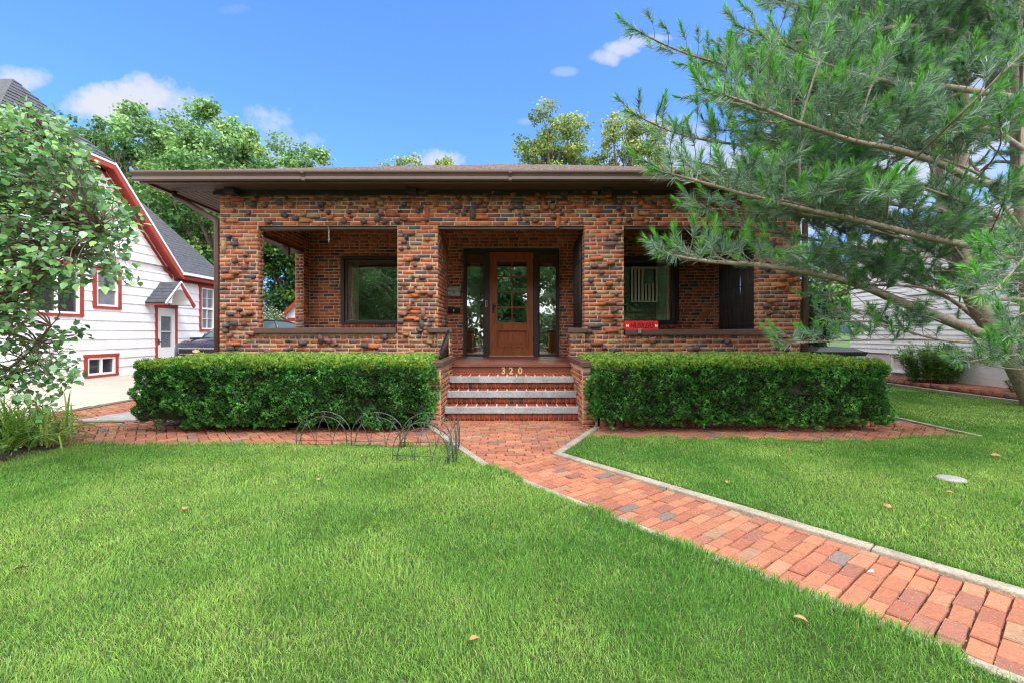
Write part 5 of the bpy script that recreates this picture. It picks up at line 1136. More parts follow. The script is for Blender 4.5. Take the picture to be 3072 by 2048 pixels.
# flowering bush
r = np.random.default_rng(41); t = thing('flowering_bush', 'white flowering bush seen through the left porch opening', 'bush', (-11.2, 20.6, 0))
n = 5200; v = nrm(r.normal(size=(n, 3))) * r.random((n, 1)) ** .3; pos = np.array([0, 0, 1.25]) + v * np.array([1.05, .9, 1.25]); pos = pos[pos[:, 2] > .05]; n = len(pos)
V, Fa = quads(pos, rdir(n, -.2), rdir(n, .6), r.uniform(.06, .13, n), r.uniform(.03, .06, n)); fast('foliage', V, Fa, m_leaf, t, np.repeat(mixcol(n, [(.10, .19, .06), (.06, .12, .045), (.62, .62, .52)], [4, 3, 2.6]), 4, 0), local=True)
mb = MB()
for k in range(9): a = r.uniform(0, 6.28); mb.tube(bez((0, 0, 0), (.2 * math.cos(a), .2 * math.sin(a), .8), (.8 * math.cos(a), .7 * math.sin(a), r.uniform(1.2, 2.2)), 6), [.03, .008], 5)
mb.build('stems', m_twig, t, local=True)
# treetops over the middle and right of the roof
d = 30.; bl = [(tx(px, d) + 5.4, rng.uniform(-.6, .6), tz(py, d), rx, rx, rz) for (px, py, rx, rz) in ((1215, 492, .45, .35), (1240, 486, .3, .3), (1330, 490, .5, .4), (1350, 478, .25, .25), (1150, 505, .7, .3), (1290, 520, 2.2, .7))]
make_tree('distant_tree', 'small yellow green treetops just above the middle of the brown roof', 'tree', (-5.4, d, 0), bl, 46, 60, .17, LIME, LW, .2, 8.0, 'trees behind the houses', 35, (.28, .5), 8)
d = 28.; bl = [(tx(px, d) - 2.6, rng.uniform(-1, 1), tz(py, d), rx, rx, rz) for (px, py, rx, rz) in ((1640, 375, .9, .8), (1700, 365, .8, .7), (1680, 420, 1.5, 1.0), (1600, 450, .9, .7), (1640, 480, 1.6, .8), (1735, 400, .6, .7), (1745, 460, .9, .8), (1580, 490, .8, .5), (1620, 410, .6, .5))]
make_tree('lime_tree', 'yellow green tree over the roof ridge, left one of the pair by the pine', 'tree', (2.6, d, 0), bl, 110, 72, .17, LIME, LW, .22, 8.2, 'trees behind the houses', 36, (.35, .62), 18)
bl = [(tx(px, d) - 7.2, rng.uniform(-1, 1), tz(py, d), rx, rx, rz) for (px, py, rx, rz) in ((1850, 380, .8, .7), (1900, 370, .9, .7), (1940, 400, 1.0, .9), (1860, 440, 1.1, .9), (1810, 470, .7, .6), (1960, 460, 1.2, .9), (1890, 490, 1.2, .6), (1985, 380, .6, .6))]
make_tree('lime_tree', 'yellow green tree over the roof, partly behind the pine tips', 'tree', (7.2, d + .5, 0), bl, 100, 70, .17, LIME, LW, .22, 8.2, 'trees behind the houses', 37, (.35, .6), 16)
# trees across the street (seen mirrored in the windows)
bl = [(0, 0, 7.5, 4.2, 3.6, 3.6), (-2.5, .5, 5.2, 2.6, 2.4, 2.), (2.6, 0, 5.6, 2.6, 2.4, 2.2), (0, 0, 4, 3, 2.6, 1.4), (-2.4, -1.5, 2.2, 2.4, 1.5, 1.3), (2.2, -1.2, 2.0, 2.6, 1.5, 1.3), (0, -2, 1.6, 3, 1.4, 1.)]
tA = make_tree('street_tree', 'green tree across the street, mirrored in the left porch window', 'tree', (-9, -22, 0), bl, 230, 130, .26, MAPLE, MW, .3, 3.4, 'trees across the street', 38, (.6, 1.1), 14)
for x, y, s, rz, lab in ((-1.0, -25, 1.15, 80, 'green tree across the street, mirrored in the front door panes'), (6.5, -21, .95, 200, 'green tree across the street, mirrored in the right sidelight'), (13.5, -24, 1.2, 300, 'tree across the street opposite the pine'), (-17, -25, 1.2, 140, 'tree across the street opposite the white house')):
    c = copy_tree(tA); c.location = (x, y, 0); c.scale = (s, s, s); c.rotation_euler = (0, 0, R(rz)); c['label'] = lab

make_tree('backyard_tree', 'green tree behind the pine, in the gap between the brick and right white houses', 'tree', (15.5, 23, 0), [(-.6, 0, 2.6, 2.2, 1.6, 1.5), (.8, 0, 3.2, 1.8, 1.5, 1.4), (-1.6, 0, 1.4, 1.4, 1.2, .9)], 70, 110, .18, DEEP, DW, .2, 2.4, 'trees behind the houses', 39, (.4, .8), 12)
r = np.random.default_rng(40); t = thing('reflection_hedge', 'unseen tall hedge added across the street to fill the low reflections in the door panes', 'hedge', (0, -29, 0)); n = 26000  # hedge added so the panes do not mirror the bright horizon sky
pos = np.stack([r.uniform(-34, 34, n), -29 + r.normal(0, .8, n), 3.6 * r.random(n) ** .8], 1); pos[:, 2] += .6 * np.sin(pos[:, 0] * 1.3) * (pos[:, 2] / 3.6)
V, Fa = quads(pos, rdir(n, -.2), rdir(n, .6) + np.array([0, .6, 0]), r.uniform(.3, .5, n), r.uniform(.2, .32, n)); fast('foliage', V, Fa, m_leaf, t, np.repeat(mixcol(n, DEEP, DW), 4, 0))
# ------------------------------------------------------------------ the pine on the right
r = np.random.default_rng(77)
pine = thing('pine_tree', 'large long needled pine with grey spreading limbs in front of the right side', 'tree', (8.15, 7.3, 0))
def path3(pts, n=None):
    p = np.array([P(*q) for q in pts]); n = n or max(6, 5 * len(p))
    s = np.concatenate([[0], np.cumsum(np.linalg.norm(np.diff(p, axis=0), axis=1))]); u = np.linspace(0, s[-1], n)
    q = np.stack([np.interp(u, s, p[:, i]) for i in range(3)], 1)
    for _ in range(2): q[1:-1] = (q[:-2] + 2 * q[1:-1] + q[2:]) / 4
    return q
wood = MB(); NB, ND, NL, NC = [], [], [], []
def shoot(p0, dirn, length, age=0, dens=1.0):
    """a twig with needles in brush form; age 0 = bright new tip"""
    dirn = nrm(dirn); k = int(max(16, length * 560 * dens)); s = r.random(k) ** .85 * length
    rad = nrm(np.cross(np.tile(dirn, (k, 1)), r.normal(size=(k, 3)))); th = r.uniform(.35, 1.05, k)[:, None] * (1 - .35 * (s / length)[:, None])
    D = nrm(dirn * np.cos(th) + rad * np.sin(th) + np.array([0, 0, -.16])); NB.append(p0 + dirn * s[:, None]); ND.append(D); NL.append(r.uniform(.09, .145, k) * (1 - .15 * (s / length)))
    c = mixcol(k, [(.17, .30, .185), (.25, .39, .26), (.10, .20, .125), (.38, .51, .39)], [4, 3, 2, 1.2], .2)
    if age == 0: m = s > length * .60; c[m] = np.array([.15, .37, .075]) * r.uniform(.75, 1.25, (m.sum(), 1))
    NC.append(c)
def candle(p0, up):
    k = 64; s = r.random(k) * .085; rad = nrm(np.cross(np.tile(up, (k, 1)), r.normal(size=(k, 3)))); th = r.uniform(.05, .5, k)[:, None]
    NB.append(p0 + up * s[:, None]); ND.append(nrm(up * np.cos(th) + rad * np.sin(th))); NL.append(r.uniform(.06, .10, k)); NC.append(np.array([.14, .45, .065]) * r.uniform(.7, 1.3, (k, 1)) * np.ones((k, 3)))
def twig(p0, dirn, length, rad=.006, lvl=0):
    dirn = nrm(dirn); upb = np.array([0, 0, r.uniform(.05, .45)]); m = p0 + dirn * length * .55 + r.normal(0, .03, 3); e = p0 + (dirn + upb) * length
    pts = bez(p0, m, e, 6); wood.tube(pts, [rad, rad * .45], 4, cap=False); de = nrm(pts[-1] - pts[-2])
    L = min(length * .8, r.uniform(.15, .26)); shoot(pts[-1] - de * L * .6, de, L, 0 if r.random() < .7 else 1)
    if r.random() < .45: candle(pts[-1] + de * L * .35, nrm(de + np.array([0, 0, .5])))
    if length > .3:
        k = int(length / .075)
        for i in range(k):
            u = r.uniform(.35, .97); q = pts[int(u * 5)] * (1 - (u * 5) % 1) + pts[min(5, int(u * 5) + 1)] * ((u * 5) % 1)
            sd2 = nrm(np.cross(de, [0, 0, 1])) * r.choice([-1, 1]); dd = nrm(de * .8 + sd2 * r.uniform(.3, 1.) + np.array([0, 0, r.uniform(-.05, .5)])); l = r.uniform(.10, .22)
            wood.tube([q, q + dd * l * .6], [rad * .5, rad * .35], 3, cap=False); shoot(q + dd * l * .12, dd, l, 0 if r.random() < .45 else 1)
def limb(pts, r0, r1, start=.3, per_m=7, length=.5, tip=True, side=1.0, n=None, upw=.25):
    q = path3(pts, n); wood.tube(q, [r0, r1], 8, cap=False); s = np.concatenate([[0], np.cumsum(np.linalg.norm(np.diff(q, axis=0), axis=1))]); tot = s[-1]
    k = int(tot * (1 - start) * per_m * 1.75)
    for i in range(k):
        u = start + (1 - start) * (i + r.random()) / k; x = np.array([np.interp(u * tot, s, q[:, j]) for j in range(3)]); x2 = np.array([np.interp(min(tot, u * tot + .05), s, q[:, j]) for j in range(3)])
        dl = nrm(x2 - x + 1e-6); sdv = nrm(np.cross(dl, [0, 0, 1])) * (1 if i % 2 else -1)
        dd = nrm(dl * r.uniform(.4, .9) + sdv * r.uniform(.3, 1.0) * side + np.array([0, 0, r.uniform(-.12, .55) + upw * .4])); twig(x, dd, length * r.uniform(.5, 1.15) * (1.1 - .55 * (u - start) / (1 - start)), max(.0035, r1 * .6))
    if tip: de = nrm(q[-1] - q[-2]); twig(q[-1] - de * .02, de, .22, r1 * .9); shoot(q[-1] - de * .1, de, .25, 0)
    return q
# stems
for pts, a, b_ in ((((3105, 1225, 7.45), (3060, 1120, 7.35), (3010, 1030, 7.25), (2945, 950, 7.2), (2900, 860, 7.15), (2878, 760, 7.1), (2872, 600, 7.1), (2885, 380, 7.1), (2880, 100, 7.1), (2890, -300, 7.1), (2905, -700, 7.2)), .145, .055),
                  (((2905, 870, 7.2), (2850, 760, 7.5), (2822, 600, 7.7), (2812, 380, 7.8), (2815, 200, 7.8), (2810, -250, 7.9)), .09, .045),
                  (((3060, 1110, 7.4), (3090, 950, 7.3), (3075, 760, 7.2), (3052, 500, 7.1), (3048, 250, 7.1), (3055, -100, 7.1), (3060, -500, 7.1)), .11, .05)):
    wood.tube(path3(pts, 40), [a, a * .72, b_ * 1.5, b_], 12, cap=False)
LIMBS = [
 ([(2998, 1022, 7.2), (2900, 985, 7.0), (2806, 947, 6.7), (2700, 906, 6.2), (2600, 862, 5.7), (2514, 836, 5.3), (2396, 811, 4.8), (2255, 793, 4.3), (2112, 785, 3.9), (2010, 765, 3.6)], .085, .010, .42, 7.5, .42),
 ([(3120, 760, 6.2), (2946, 745, 5.6), (2757, 707, 5.0), (2563, 658, 4.5), (2420, 630, 4.1), (2221, 582, 3.7), (2100, 545, 3.5), (2000, 520, 3.4)], .055, .009, .34, 8, .46),
 ([(3100, 575, 5.6), (2925, 546, 5.2), (2808, 485, 4.8), (2670, 444, 4.4), (2568, 428, 4.1), (2400, 372, 3.8), (2300, 330, 3.6), (2170, 285, 3.5)], .05, .009, .3, 8, .46),
 ([(3120, 310, 5.6), (2951, 278, 5.2), (2834, 260, 4.9), (2691, 255, 4.6), (2500, 205, 4.3), (2380, 150, 4.1)], .045, .009, .3, 8, .46),
 ([(3072, 150, 6.6), (2930, 110, 6.2), (2793, 82, 5.8), (2691, 79, 5.4), (2502, 117, 5.0), (2330, 130, 4.7), (2240, 90, 4.6)], .045, .009, .3, 8, .46),
 ([(2987, 173, 6.9), (2859, 128, 6.5), (2757, 120, 6.1), (2553, 71, 5.6), (2451, 30, 5.3), (2300, -10, 5.1)], .045, .009, .3, 8, .46),
 ([(2875, 420, 7.1), (2700, 320, 6.6), (2500, 258, 6.0), (2267, 205, 5.3), (2155, 192, 5.0), (2020, 150, 4.7), (1935, 106, 4.6)], .04, .007, .42, 6.5, .36),
 ([(2872, 600, 7.1), (2700, 530, 6.6), (2500, 470, 6.0), (2300, 448, 5.4), (2068, 414, 4.9), (1980, 385, 4.7), (1915, 350, 4.6)], .04, .007, .42, 6.5, .36),
 ([(3100, 975, 7.0), (2950, 1020, 6.7), (2740, 1018, 6.0), (2606, 1020, 5.5), (2453, 1024, 5.0), (2360, 1030, 4.7)], .022, .006, .55, 6, .30),
 ([(3110, 900, 6.6), (2932, 896, 6.4), (2849, 881, 6.2), (2746, 859, 6.0), (2600, 855, 5.7), (2480, 890, 5.4)], .03, .008, .35, 5, .40),
 ([(3110, 1000, 6.6), (3028, 1023, 6.4), (2932, 1027, 6.2), (2832, 1022, 6.0), (2769, 1008, 5.9), (2683, 982, 5.7), (2600, 962, 5.5), (2500, 965, 5.3)], .026, .007, .5, 5, .34),
 ([(2872, 640, 7.1), (2720, 620, 6.4), (2500, 575, 5.7), (2300, 545, 5.0), (2150, 500, 4.6), (2010, 470, 4.4)], .04, .008, .4, 7.5, .42),
 ([(2872, 740, 7.1), (2700, 760, 6.6), (2520, 735, 6.0), (2350, 700, 5.5), (2200, 690, 5.1)], .035, .008, .35, 6.5, .40),
 ([(2875, 330, 7.1), (2720, 210, 6.4), (2560, 160, 5.8), (2420, 60, 5.3), (2330, -20, 5.1)], .04, .008, .3, 7, .42),
 ([(2870, 500, 7.1), (2650, 400, 6.2), (2440, 300, 5.4), (2260, 270, 5.0), (2130, 230, 4.8)], .04, .008, .38, 7, .42),
 ([(2990, 1010, 7.2), (2860, 900, 7.5), (2700, 830, 7.7), (2540, 760, 7.8)], .04, .010, .3, 5, .42),
 ([(3060, 700, 7.1), (2980, 640, 6.2), (2900, 610, 5.2), (2760, 560, 4.6)], .04, .010, .3, 6.5, .42),
 ([(3070, 450, 7.1), (3000, 400, 6.0), (2960, 380, 5.0), (2850, 400, 4.2)], .04, .010, .3, 6.5, .42),
 ([(3120, 700, 3.9), (3072, 776, 3.6), (3028, 826, 3.45), (2985, 870, 3.35)], .016, .007, .1, 7, .22),
 ([(3130, 860, 4.2), (3090, 930, 4.0), (3040, 955, 3.9)], .014, .007, .1, 6, .24),
 ([(3130, 1080, 5.2), (3040, 1060, 5.0), (2960, 1075, 4.8), (2900, 1085, 4.7)], .014, .007, .1, 7, .28),
 ([(2700, 520, 4.6), (2890, 335, 3.7), (3000, 230, 3.5), (3090, 140, 3.4)], .012, .007, .4, 5, .22),
]
for L_ in LIMBS: limb(*L_)
# upright side branches
for pts in (((2400, 374, 3.8), (2430, 270, 3.75), (2468, 150, 3.7)), ((2568, 428, 4.1), (2605, 270, 4.0), (2650, 195, 3.95)), ((2396, 575, 4.1), (2400, 480, 4.0), (2405, 405, 3.95)), ((2563, 655, 4.4), (2560, 560, 4.2), (2462, 585, 3.9)), ((2660, 655, 4.5), (2665, 600, 4.0), (2668, 570, 3.5)), ((2300, 330, 3.6), (2300, 300, 3.55), (2306, 240, 3.5)), ((2925, 546, 5.2), (3010, 440, 4.6), (3000, 375, 4.4)), ((2946, 745, 5.6), (2990, 660, 5.0), (3010, 610, 4.8))):
    limb(list(pts), .010, .006, .45, 7, .16, n=8)
# inner filler branches
for i in range(52):
    px, py = r.uniform(2280, 3180), r.uniform(-420, 620)
    if px < 2280 + max(0, 160 - py) * .4: continue
    s_ = [(2882, r.uniform(-300, 700), 7.1), (3055, r.uniform(-300, 700), 7.1), (2815, r.uniform(-150, 600), 7.8)][r.integers(3)]
    dd = r.uniform(4.6, 8.6); mx_ = ((s_[0] + px) / 2 + r.uniform(-40, 40), (s_[1] + py) / 2 - r.uniform(10, 70), (s_[2] + dd) / 2); limb([s_, mx_, (px, py, dd)], .028, .007, .3, 6, .42, n=12)
for i in range(30):
    px, py = r.uniform(2010, 2480), r.uniform(120, 690)
    if px < 2110 + .25 * max(0, 300 - py): continue
    s_ = (r.uniform(2520, 2800), py + r.uniform(10, 120), r.uniform(5.2, 6.6)); dd = r.uniform(3.7, 5.4); limb([s_, ((s_[0] + px) / 2, (s_[1] + py) / 2 + r.uniform(-15, 25), (s_[2] + dd) / 2), (px, py, dd)], .016, .006, .25, 6.5, .34, n=10)
for i in range(13):
    px, py = r.uniform(2480, 3100), r.uniform(640, 960); s_ = (2890, r.uniform(700, 900), 7.15); dd = r.uniform(5.2, 8.3); limb([s_, ((s_[0] + px) / 2, (s_[1] + py) / 2 - 30, (7.1 + dd) / 2), (px, py, dd)], .022, .006, .45, 4.0, .32, n=10)
for i in range(9):
    py = r.uniform(540, 1090); px = r.uniform(2860, 3060); dd = r.uniform(3.5, 5.4); limb([(3170, py + r.uniform(-60, 40), dd + r.uniform(.2, .8)), ((3170 + px) / 2, py + r.uniform(-30, 30), dd + .2), (px, py, dd)], .012, .006, .15, 6, .24, n=8)
# bare dead twigs low inside the crown
for i in range(70):
    x = P(r.uniform(2500, 3050), r.uniform(620, 1000), r.uniform(5.2, 7.2)); dd = nrm(np.array([-.9, r.uniform(-.6, .6), r.uniform(-.2, .35)])); l = r.uniform(.4, 1.0); wood.tube(bez(x, x + dd * l * .5 + np.array([0, 0, .08]), x + dd * l, 6), [.007, .0025], 4, cap=False)
wood.build('trunk', m_pbark, pine)
B_, D_, L_, C_ = map(np.concatenate, (NB, ND, NL, NC)); n = len(B_)
keepn = (np.linalg.norm(B_ - np.array([0, 0, EYE]), axis=1) > 2.2); B_, D_, L_, C_ = B_[keepn], D_[keepn], L_[keepn], C_[keepn]; n = len(B_)
S_ = nrm(np.cross(D_, r.normal(size=(n, 3)))); w_ = r.uniform(.0045, .0072, (n, 1)); dr_ = np.zeros((n, 3)); dr_[:, 2] = -r.uniform(.0, .012, n)
V = np.stack([B_ - S_ * w_ * .5, B_ + S_ * w_ * .5, B_ + D_ * L_[:, None] + dr_], 1).reshape(-1, 3)
fast('needles', V, np.arange(3 * n).reshape(n, 3), m_needle, pine, np.repeat(C_, 3, 0)); print('needles', n)

# ------------------------------------------------------------------ lilac on the left
r = np.random.default_rng(91)
lil = thing('lilac_bush', 'big lilac bush with heart shaped leaves in front of the left white house', 'bush', (-5.6, 4.4, 0))
HEART = np.array([(0, 0, 0), (.12, .30, .03), (.38, .47, .06), (.66, .30, .04), (1.0, 0, -.05), (.66, -.30, .04), (.38, -.47, .06), (.12, -.30, .03), (.5, 0, -.015)])
HF = [(0, 8, 2, 1), (8, 4, 3, 2), (0, 7, 6, 8), (8, 6, 5, 4)]
def big_leaves(name, C, D, Nn, L, Wd, col, mat, parent, tmpl=HEART, tf=HF):
    S = nrm(np.cross(D, Nn)); Nn = nrm(np.cross(S, D)); k = len(tmpl); n = len(C)
    V = C[:, None] + tmpl[None, :, :1] * (D * L[:, None])[:, None] + tmpl[None, :, 1:2] * (S * Wd[:, None])[:, None] + tmpl[None, :, 2:] * (Nn * L[:, None])[:, None]
    Fa = (np.array(tf)[None] + (np.arange(n) * k)[:, None, None]).reshape(-1, len(tf[0])); return fast(name, V.reshape(-1, 3), Fa, mat, parent, np.repeat(col, k, 0), smooth=True)
LOUT = [(-700, 330), (-200, 330), (0, 335), (60, 318), (150, 350), (210, 380), (245, 440), (300, 545), (345, 600), (410, 640), (405, 668), (385, 700), (378, 765), (395, 840), (330, 850), (300, 800), (240, 850), (190, 900), (110, 930), (40, 1000), (-700, 1000)]
LLOW = [(-500, 950), (90, 950), (120, 990), (270, 965), (275, 990), (180, 1045), (235, 1120), (225, 1150), (140, 1170), (185, 1215), (120, 1235), (20, 1200), (-500, 1230)]
lw = MB(); stems = [path3(q, 16) for q in (((-700, 1150, 4.4), (-300, 1040, 4.1), (0, 926, 3.8), (102, 855, 3.7), (153, 804, 3.65), (214, 770, 3.6), (300, 700, 3.55)), ((-700, 1180, 4.4), (-250, 1050, 4.2), (0, 905, 3.95), (150, 780, 3.9), (230, 690, 3.85)), ((-600, 1250, 4.3), (-200, 1210, 4.1), (0, 1131, 3.85), (102, 1049, 3.75), (153, 978, 3.7)), ((-500, 1150, 4.4), (-200, 850, 4.2), (0, 650, 4.1), (60, 500, 4.0)), ((-500, 1000, 4.4), (-100, 700, 4.2), (90, 560, 4.1), (140, 430, 4.0)), ((-400, 900, 4.6), (-100, 560, 4.5), (10, 400, 4.4)), ((-600, 1270, 4.3), (-250, 1240, 4.2), (-20, 1150, 4.05), (100, 1090, 4.0)))]
for i, s in enumerate(stems): lw.tube(s, [.034 if i < 2 else .024, .008], 7, cap=False)
for x in (-6.6, -6.2, -5.9): lw.tube(bez((x + .6, 4.5, 0), (x + .3, 4.4, .5), (x, 4.4, 1.0), 6), .04, 7)
allst = np.concatenate(stems); C, D, Nn, L = [], [], [], []
def in_poly(px, py, poly): return inside(np.array([[px, py]]), poly)[0]
cnt = 0
for k in range(7000):
    low = k > 6100; px, py = r.uniform(-520, 420), (r.uniform(930, 1240) if low else r.uniform(315, 1000))
    if not in_poly(px, py, LLOW if low else LOUT): continue
    if not low and py > 690 and px > 60 and r.random() < .35: continue
    dd = r.uniform(3.25, 4.7) if not low else r.uniform(3.6, 4.3); x = P(px, py, dd)
    j = np.argmin(np.linalg.norm(allst - x, axis=1) + .25 * np.abs(allst[:, 2] - x[2]))
    if r.random() < .45: lw.tube(bez(allst[j], (allst[j] + x) / 2 + r.normal(0, .06, 3) + np.array([0, 0, .05]), x, 6), [.006, .0018], 4, cap=False)
    out = nrm(x - np.array([-5.2, 4.3, 1.6])); dr0 = nrm(x - allst[j] + out * .15)
    for q in range(r.integers(2, 6)):
        d1 = nrm(dr0 * .5 + r.normal(0, .7, 3) + np.array([0, 0, -.25])); C.append(x + r.normal(0, .035, 3)); D.append(d1); Nn.append(nrm(np.array([0, -.25, 1.0]) + out * .3 + r.normal(0, .38, 3))); L.append(r.uniform(.034, .070))
C, D, Nn, L = map(np.array, (C, D, Nn, L)); n = len(C); print('lilac leaves', n)
big_leaves('leaves', C, D, Nn, L, L * r.uniform(.72, .9, n), mixcol(n, [(.095, .24, .078), (.15, .32, .095), (.25, .45, .11), (.25, .37, .23)], [4, 4, 2, 1.4]), m_lil, lil)
lw.build('branches', m_twig, lil); m_seed = M('dry_seed', (.10, .06, .05), .9)
for (px, py, dd) in ((24, 318, 3.9), (85, 325, 3.8), (92, 345, 3.85), (118, 365, 3.8), (192, 390, 3.75), (158, 382, 3.8)):
    a = P(px, py + 30, dd); sh = MB()
    for k in range(26): u = r.random(); c = a + np.array([r.normal(0, .012 * (1.2 - u)), r.normal(0, .012), u * .10]); sh.lathe(c, [(.002, 0), (.006, .006), (.002, .013)], 5)
    sh.tube([a - [0, 0, .06], a + [0, 0, .09]], .002, 4); sh.build('seed_head', m_seed, lil)

# ------------------------------------------------------------------ day lilies and bed plants
def strap_plant(name, label, cat, c, nb, lmin, lmax, spread, w, cols, wts, seed, mat=None):
    r = np.random.default_rng(seed); V, Fa, Co = [], [], []; S = 9
    for i in range(nb):
        a = r.uniform(0, 6.283); L = r.uniform(lmin, lmax); b = np.array([c[0] + r.normal(0, spread[0]), c[1] + r.normal(0, spread[1]), c[2]]); t = np.linspace(0, 1, S)
        lean = r.uniform(.25, .95); up = 1 - .45 * lean; hx = lean * L * t ** 1.4; hz = L * (up * t * 1.15 - .72 * lean * t ** 2.6)
        side = np.array([-math.sin(a), math.cos(a), 0]); ctr = b + np.outer(hx, [math.cos(a), math.sin(a), 0]) + np.outer(hz, [0, 0, 1]); wd = w * r.uniform(.7, 1.2) * np.sin(np.clip(t * .9 + .12, 0, 1) * math.pi) ** .6 * (1 - t * .4)
        o = len(V) * 3 * S; tri = np.stack([ctr - side * wd[:, None] / 2 + [0, 0, .006], ctr, ctr + side * wd[:, None] / 2 + [0, 0, .006]], 1).reshape(-1, 3); tri[:, 2] = np.maximum(tri[:, 2], .005); V.append(tri)
        for j in range(S - 1):
            for q in range(2): Fa.append((o + j * 3 + q, o + j * 3 + q + 1, o + (j + 1) * 3 + q + 1, o + (j + 1) * 3 + q))
        Co.append(np.repeat(mixcol(1, cols, wts), 3 * S, 0))
    o = fast(name, np.concatenate(V), np.array(Fa), mat or m_lil, None, np.concatenate(Co), smooth=True); return tag(o, label, cat)
YG = [(.18, .36, .05), (.27, .46, .065), (.12, .27, .05), (.38, .46, .11)]
strap_plant('daylily_clump', 'large clump of arching strap leaves at the corner of the left soil bed', 'plant', (-5.35, 4.85, 0), 330, .38, .72, (.24, .18), .026, YG, [3, 3, 2, .8], 5)
strap_plant('daylily_clump', 'daylily clump at the left picture edge, behind the front clump', 'plant', (-6.0, 5.15, 0), 220, .35, .70, (.25, .18), .024, YG, [3, 3, 2, .8], 6)
rr = np.random.default_rng(8); n = 60; pos = np.array([-4.86, 4.30, .02]) + rr.normal(0, 1, (n, 3)) * np.array([.06, .07, .0]) + np.array([0, 0, 1]) * rr.uniform(.01, .10, (n, 1))
o = big_leaves('seedling', pos, rdir(n, .1), nrm(rr.normal(0, .3, (n, 3)) + [0, 0, 1]), rr.uniform(.03, .055, n), rr.uniform(.025, .04, n), mixcol(n, [(.16, .27, .06), (.10, .20, .05), (.30, .36, .20)], [3, 2, 1]), m_lil, None); tag(o, 'small variegated plant on the bare soil beside the lawn edge', 'plant')
def stem_shrub(name, label, c, ns, h, rad, ll, cols, wts, seed, cat='shrub'):
    r = np.random.default_rng(seed); t = thing(name, label, cat, c); mb = MB(); C, D, Nn, L = [], [], [], []
    for i in range(ns):
        a = r.uniform(0, 6.283); q = rad * math.sqrt(r.random()); b = np.array([c[0] + q * math.cos(a) * .75, c[1] + q * math.sin(a) * .75, c[2]]); H_ = h * r.uniform(.72, 1.05) * (1 - .25 * (q / rad) ** 2); e = b + np.array([math.cos(a) * q * .45, math.sin(a) * q * .45, H_])
        p = bez(b, b + np.array([0, 0, H_ * .5]), e, 7); mb.tube(p, [.005, .003], 4, cap=False)
        for u in np.arange(.12, 1.0, .045):
            x = p[int(u * 6)] + (p[min(6, int(u * 6) + 1)] - p[int(u * 6)]) * ((u * 6) % 1)
            for s in range(3): b2 = r.uniform(0, 6.283); dd = nrm(np.array([math.cos(b2), math.sin(b2), r.uniform(-.1, .7)])); C.append(x); D.append(dd); Nn.append(nrm(np.array([-dd[0] * .4, -dd[1] * .4, 1.]) + r.normal(0, .2, 3))); L.append(ll * r.uniform(.7, 1.15))
    C, D, Nn, L = map(np.array, (C, D, Nn, L)); n = len(C); V, Fa = quads(C, D, Nn, L, L * .24, .03); fast('leaves', V, Fa, m_leaf, t, np.repeat(mixcol(n, cols, wts), 4, 0)); mb.build('stems', m_twig, t); return t
stem_shrub('leafy_shrub', 'upright narrow leaved green shrub in the brick bed by the right foundation', (9.2, 9.95, .13), 100, .92, .58, .12, [(.17, .36, .08), (.25, .46, .095), (.11, .25, .06)], [3, 3, 2], 12)
stem_shrub('leafy_shrub', 'small pale shrub in the brick bed at the right picture edge', (9.15, 8.15, .13), 26, .36, .2, .07, [(.20, .30, .09), (.13, .22, .06), (.36, .40, .2)], [3, 3, 1], 13)
# dark vine shrub beside the right wall of the brick house
r = np.random.default_rng(14); t = thing('vine_shrub', 'dark leafy climbing shrub at the right wall of the brick house', 'shrub', (5.3, 8.6, 0))
n = 7500; v = nrm(r.normal(size=(n, 3))) * r.random((n, 1)) ** .35; bl = np.array([(5.25, 8.9, 1.9, .55, .6, .95), (5.35, 8.7, 1.15, .6, .5, .6), (5.25, 9.2, 2.6, .5, .5, .5), (5.95, 9.0, 1.5, .5, .5, .6)]); k = r.integers(0, 4, n); pos = bl[k, :3] + v * bl[k, 3:]; pos[:, 2] = np.maximum(pos[:, 2], .05)
big_leaves('leaves', pos, rdir(n, -.3), nrm(v * .5 + r.normal(0, .5, (n, 3)) + [0, -.2, .6]), r.uniform(.05, .10, n), r.uniform(.04, .08, n), mixcol(n, [(.030, .085, .025), (.05, .13, .03), (.085, .19, .04)], [4, 3, 1.2]), m_lil, t)
mb = MB()
for k in range(14): e = bl[r.integers(0, 4)][:3] + r.normal(0, .3, 3); mb.tube(bez((5.3 + r.uniform(-.2, .2), 8.9, 0), (5.3, 8.9, 1.0), e, 7), [.018, .004], 5)
mb.build('stems', m_twig, t)

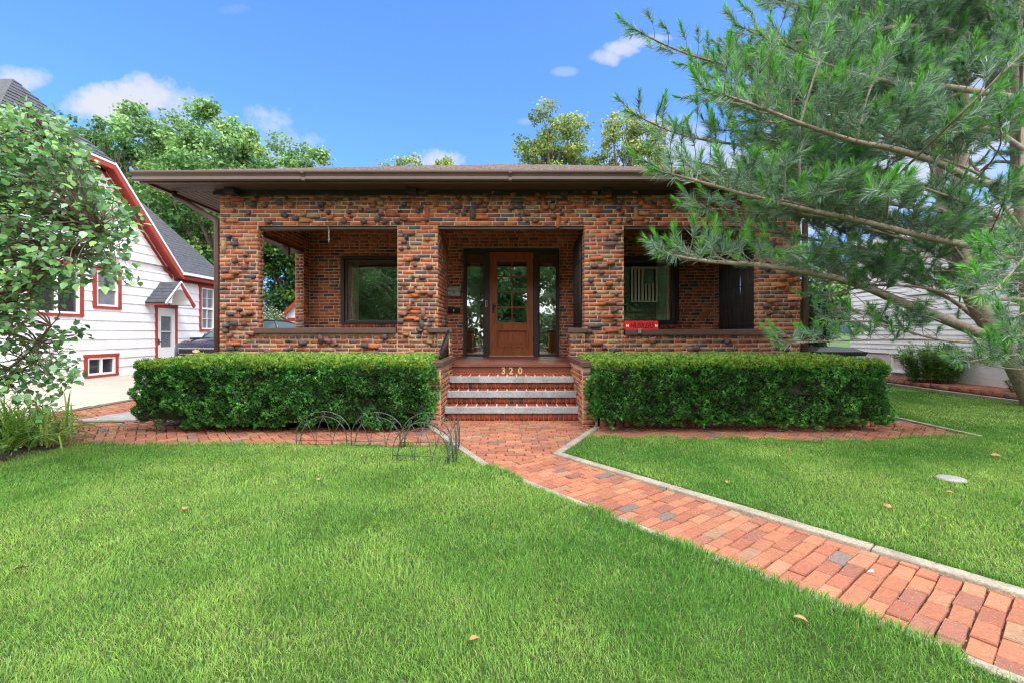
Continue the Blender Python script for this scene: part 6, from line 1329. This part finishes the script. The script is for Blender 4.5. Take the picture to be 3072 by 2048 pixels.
# ------------------------------------------------------------------ small things on the lawn
def dry_leaf(x, y, s, z, label, col=None):
    r = np.random.default_rng(int(abs(x * 1000 + y * 77))); C = np.array([[x, y, z]]); a = r.uniform(0, 6.28)
    T = HEART.copy(); T[:, 2] *= 2.2; o = big_leaves('fallen_leaf', C - np.array([[0, 0, .012]]), np.array([[math.cos(a), math.sin(a), .08]]), np.array([[r.normal(0, .3), r.normal(0, .3), 1.]]), np.array([s]), np.array([s * .62]), np.array([[1., 1, 1]]), m_fl, None, T); tag(o, label, 'leaf', 'dry leaves on the lawn')
for px, py, s, lab in ((552, 1522, .06, 'curled tan leaf on the open left lawn'), (957, 1434, .055, 'tan leaf on the left lawn below the wire panels'), (38, 1702, .055, 'brown leaf at the left picture edge of the lawn'), (2366, 1342, .06, 'pale leaf on the right lawn below the hedge'), (2380, 1838, .055, 'crumpled brown leaf by the lower edge of the brick path'), (2672, 1517, .075, 'brown leaf on the right lawn above the kerb'), (2970, 1359, .08, 'brown leaf on the right lawn near the side path end'), (1408, 1908, .04, 'tiny tan leaf low on the left lawn'), (1090, 1360, .05, 'tan leaf in the grass beside the wire panels'), (2185, 1437, .06, 'reddish leaf on the right lawn near the kerb'), (2862, 1472, .05, 'orange leaf on the right lawn below the white disc')):
    d = F * (EYE - .035) / (py - 1000); dry_leaf((px - 1536) * d / F, d, s, .036, lab)
d = F * (EYE - .03) / (1428 - 1000); mb = MB(); mb.lathe(((2853 - 1536) * d / F, d, .0), [(.095, .0), (.10, .012), (.09, .022), (.05, .026), (.03, .028)], 20); o = mb.build('lawn_cover', M('white_cover', (.30, .30, .27), .9, var=(12, .2))); tag(o, 'round pale cover lying flush in the right lawn', 'cover')
d = F * (EYE - .01) / (1714 - 1000); mb = MB(); x = (2612 - 1536) * d / F; mb.add([(x - .014, d, .012), (x + .012, d - .006, .014), (x + .015, d + .006, .02), (x - .008, d + .008, .013), (x, d, .022)], [(0, 1, 4), (1, 2, 4), (2, 3, 4), (3, 0, 4)]); o = mb.build('paper_scrap', m_wpaint); tag(o, 'tiny white scrap on the brick path', 'scrap')
# litter of leaves and soil along the hedge foot
r = np.random.default_rng(51); n = 900; x = np.where(r.random(n) < .5, r.uniform(-5.2, -1.2, n), r.uniform(1.2, 5.1, n)); y = 5.62 + np.abs(r.normal(0, .12, n)) * np.where(x > 0, .9, .9) - .12
C = np.stack([x, y, np.full(n, .014)], 1); V, Fa = quads(C, nrm(np.stack([r.normal(size=n), r.normal(size=n), r.uniform(-.05, .3, n)], 1)), nrm(np.stack([r.normal(0, .3, n), r.normal(0, .3, n), np.ones(n)], 1)), r.uniform(.015, .045, n), r.uniform(.008, .025, n))
o = fast('leaf_litter', V, Fa, m_leaf, None, np.repeat(mixcol(n, [(.20, .10, .045), (.30, .17, .07), (.10, .06, .035)], [3, 2, 3]), 4, 0)); tag(o, kind='stuff')
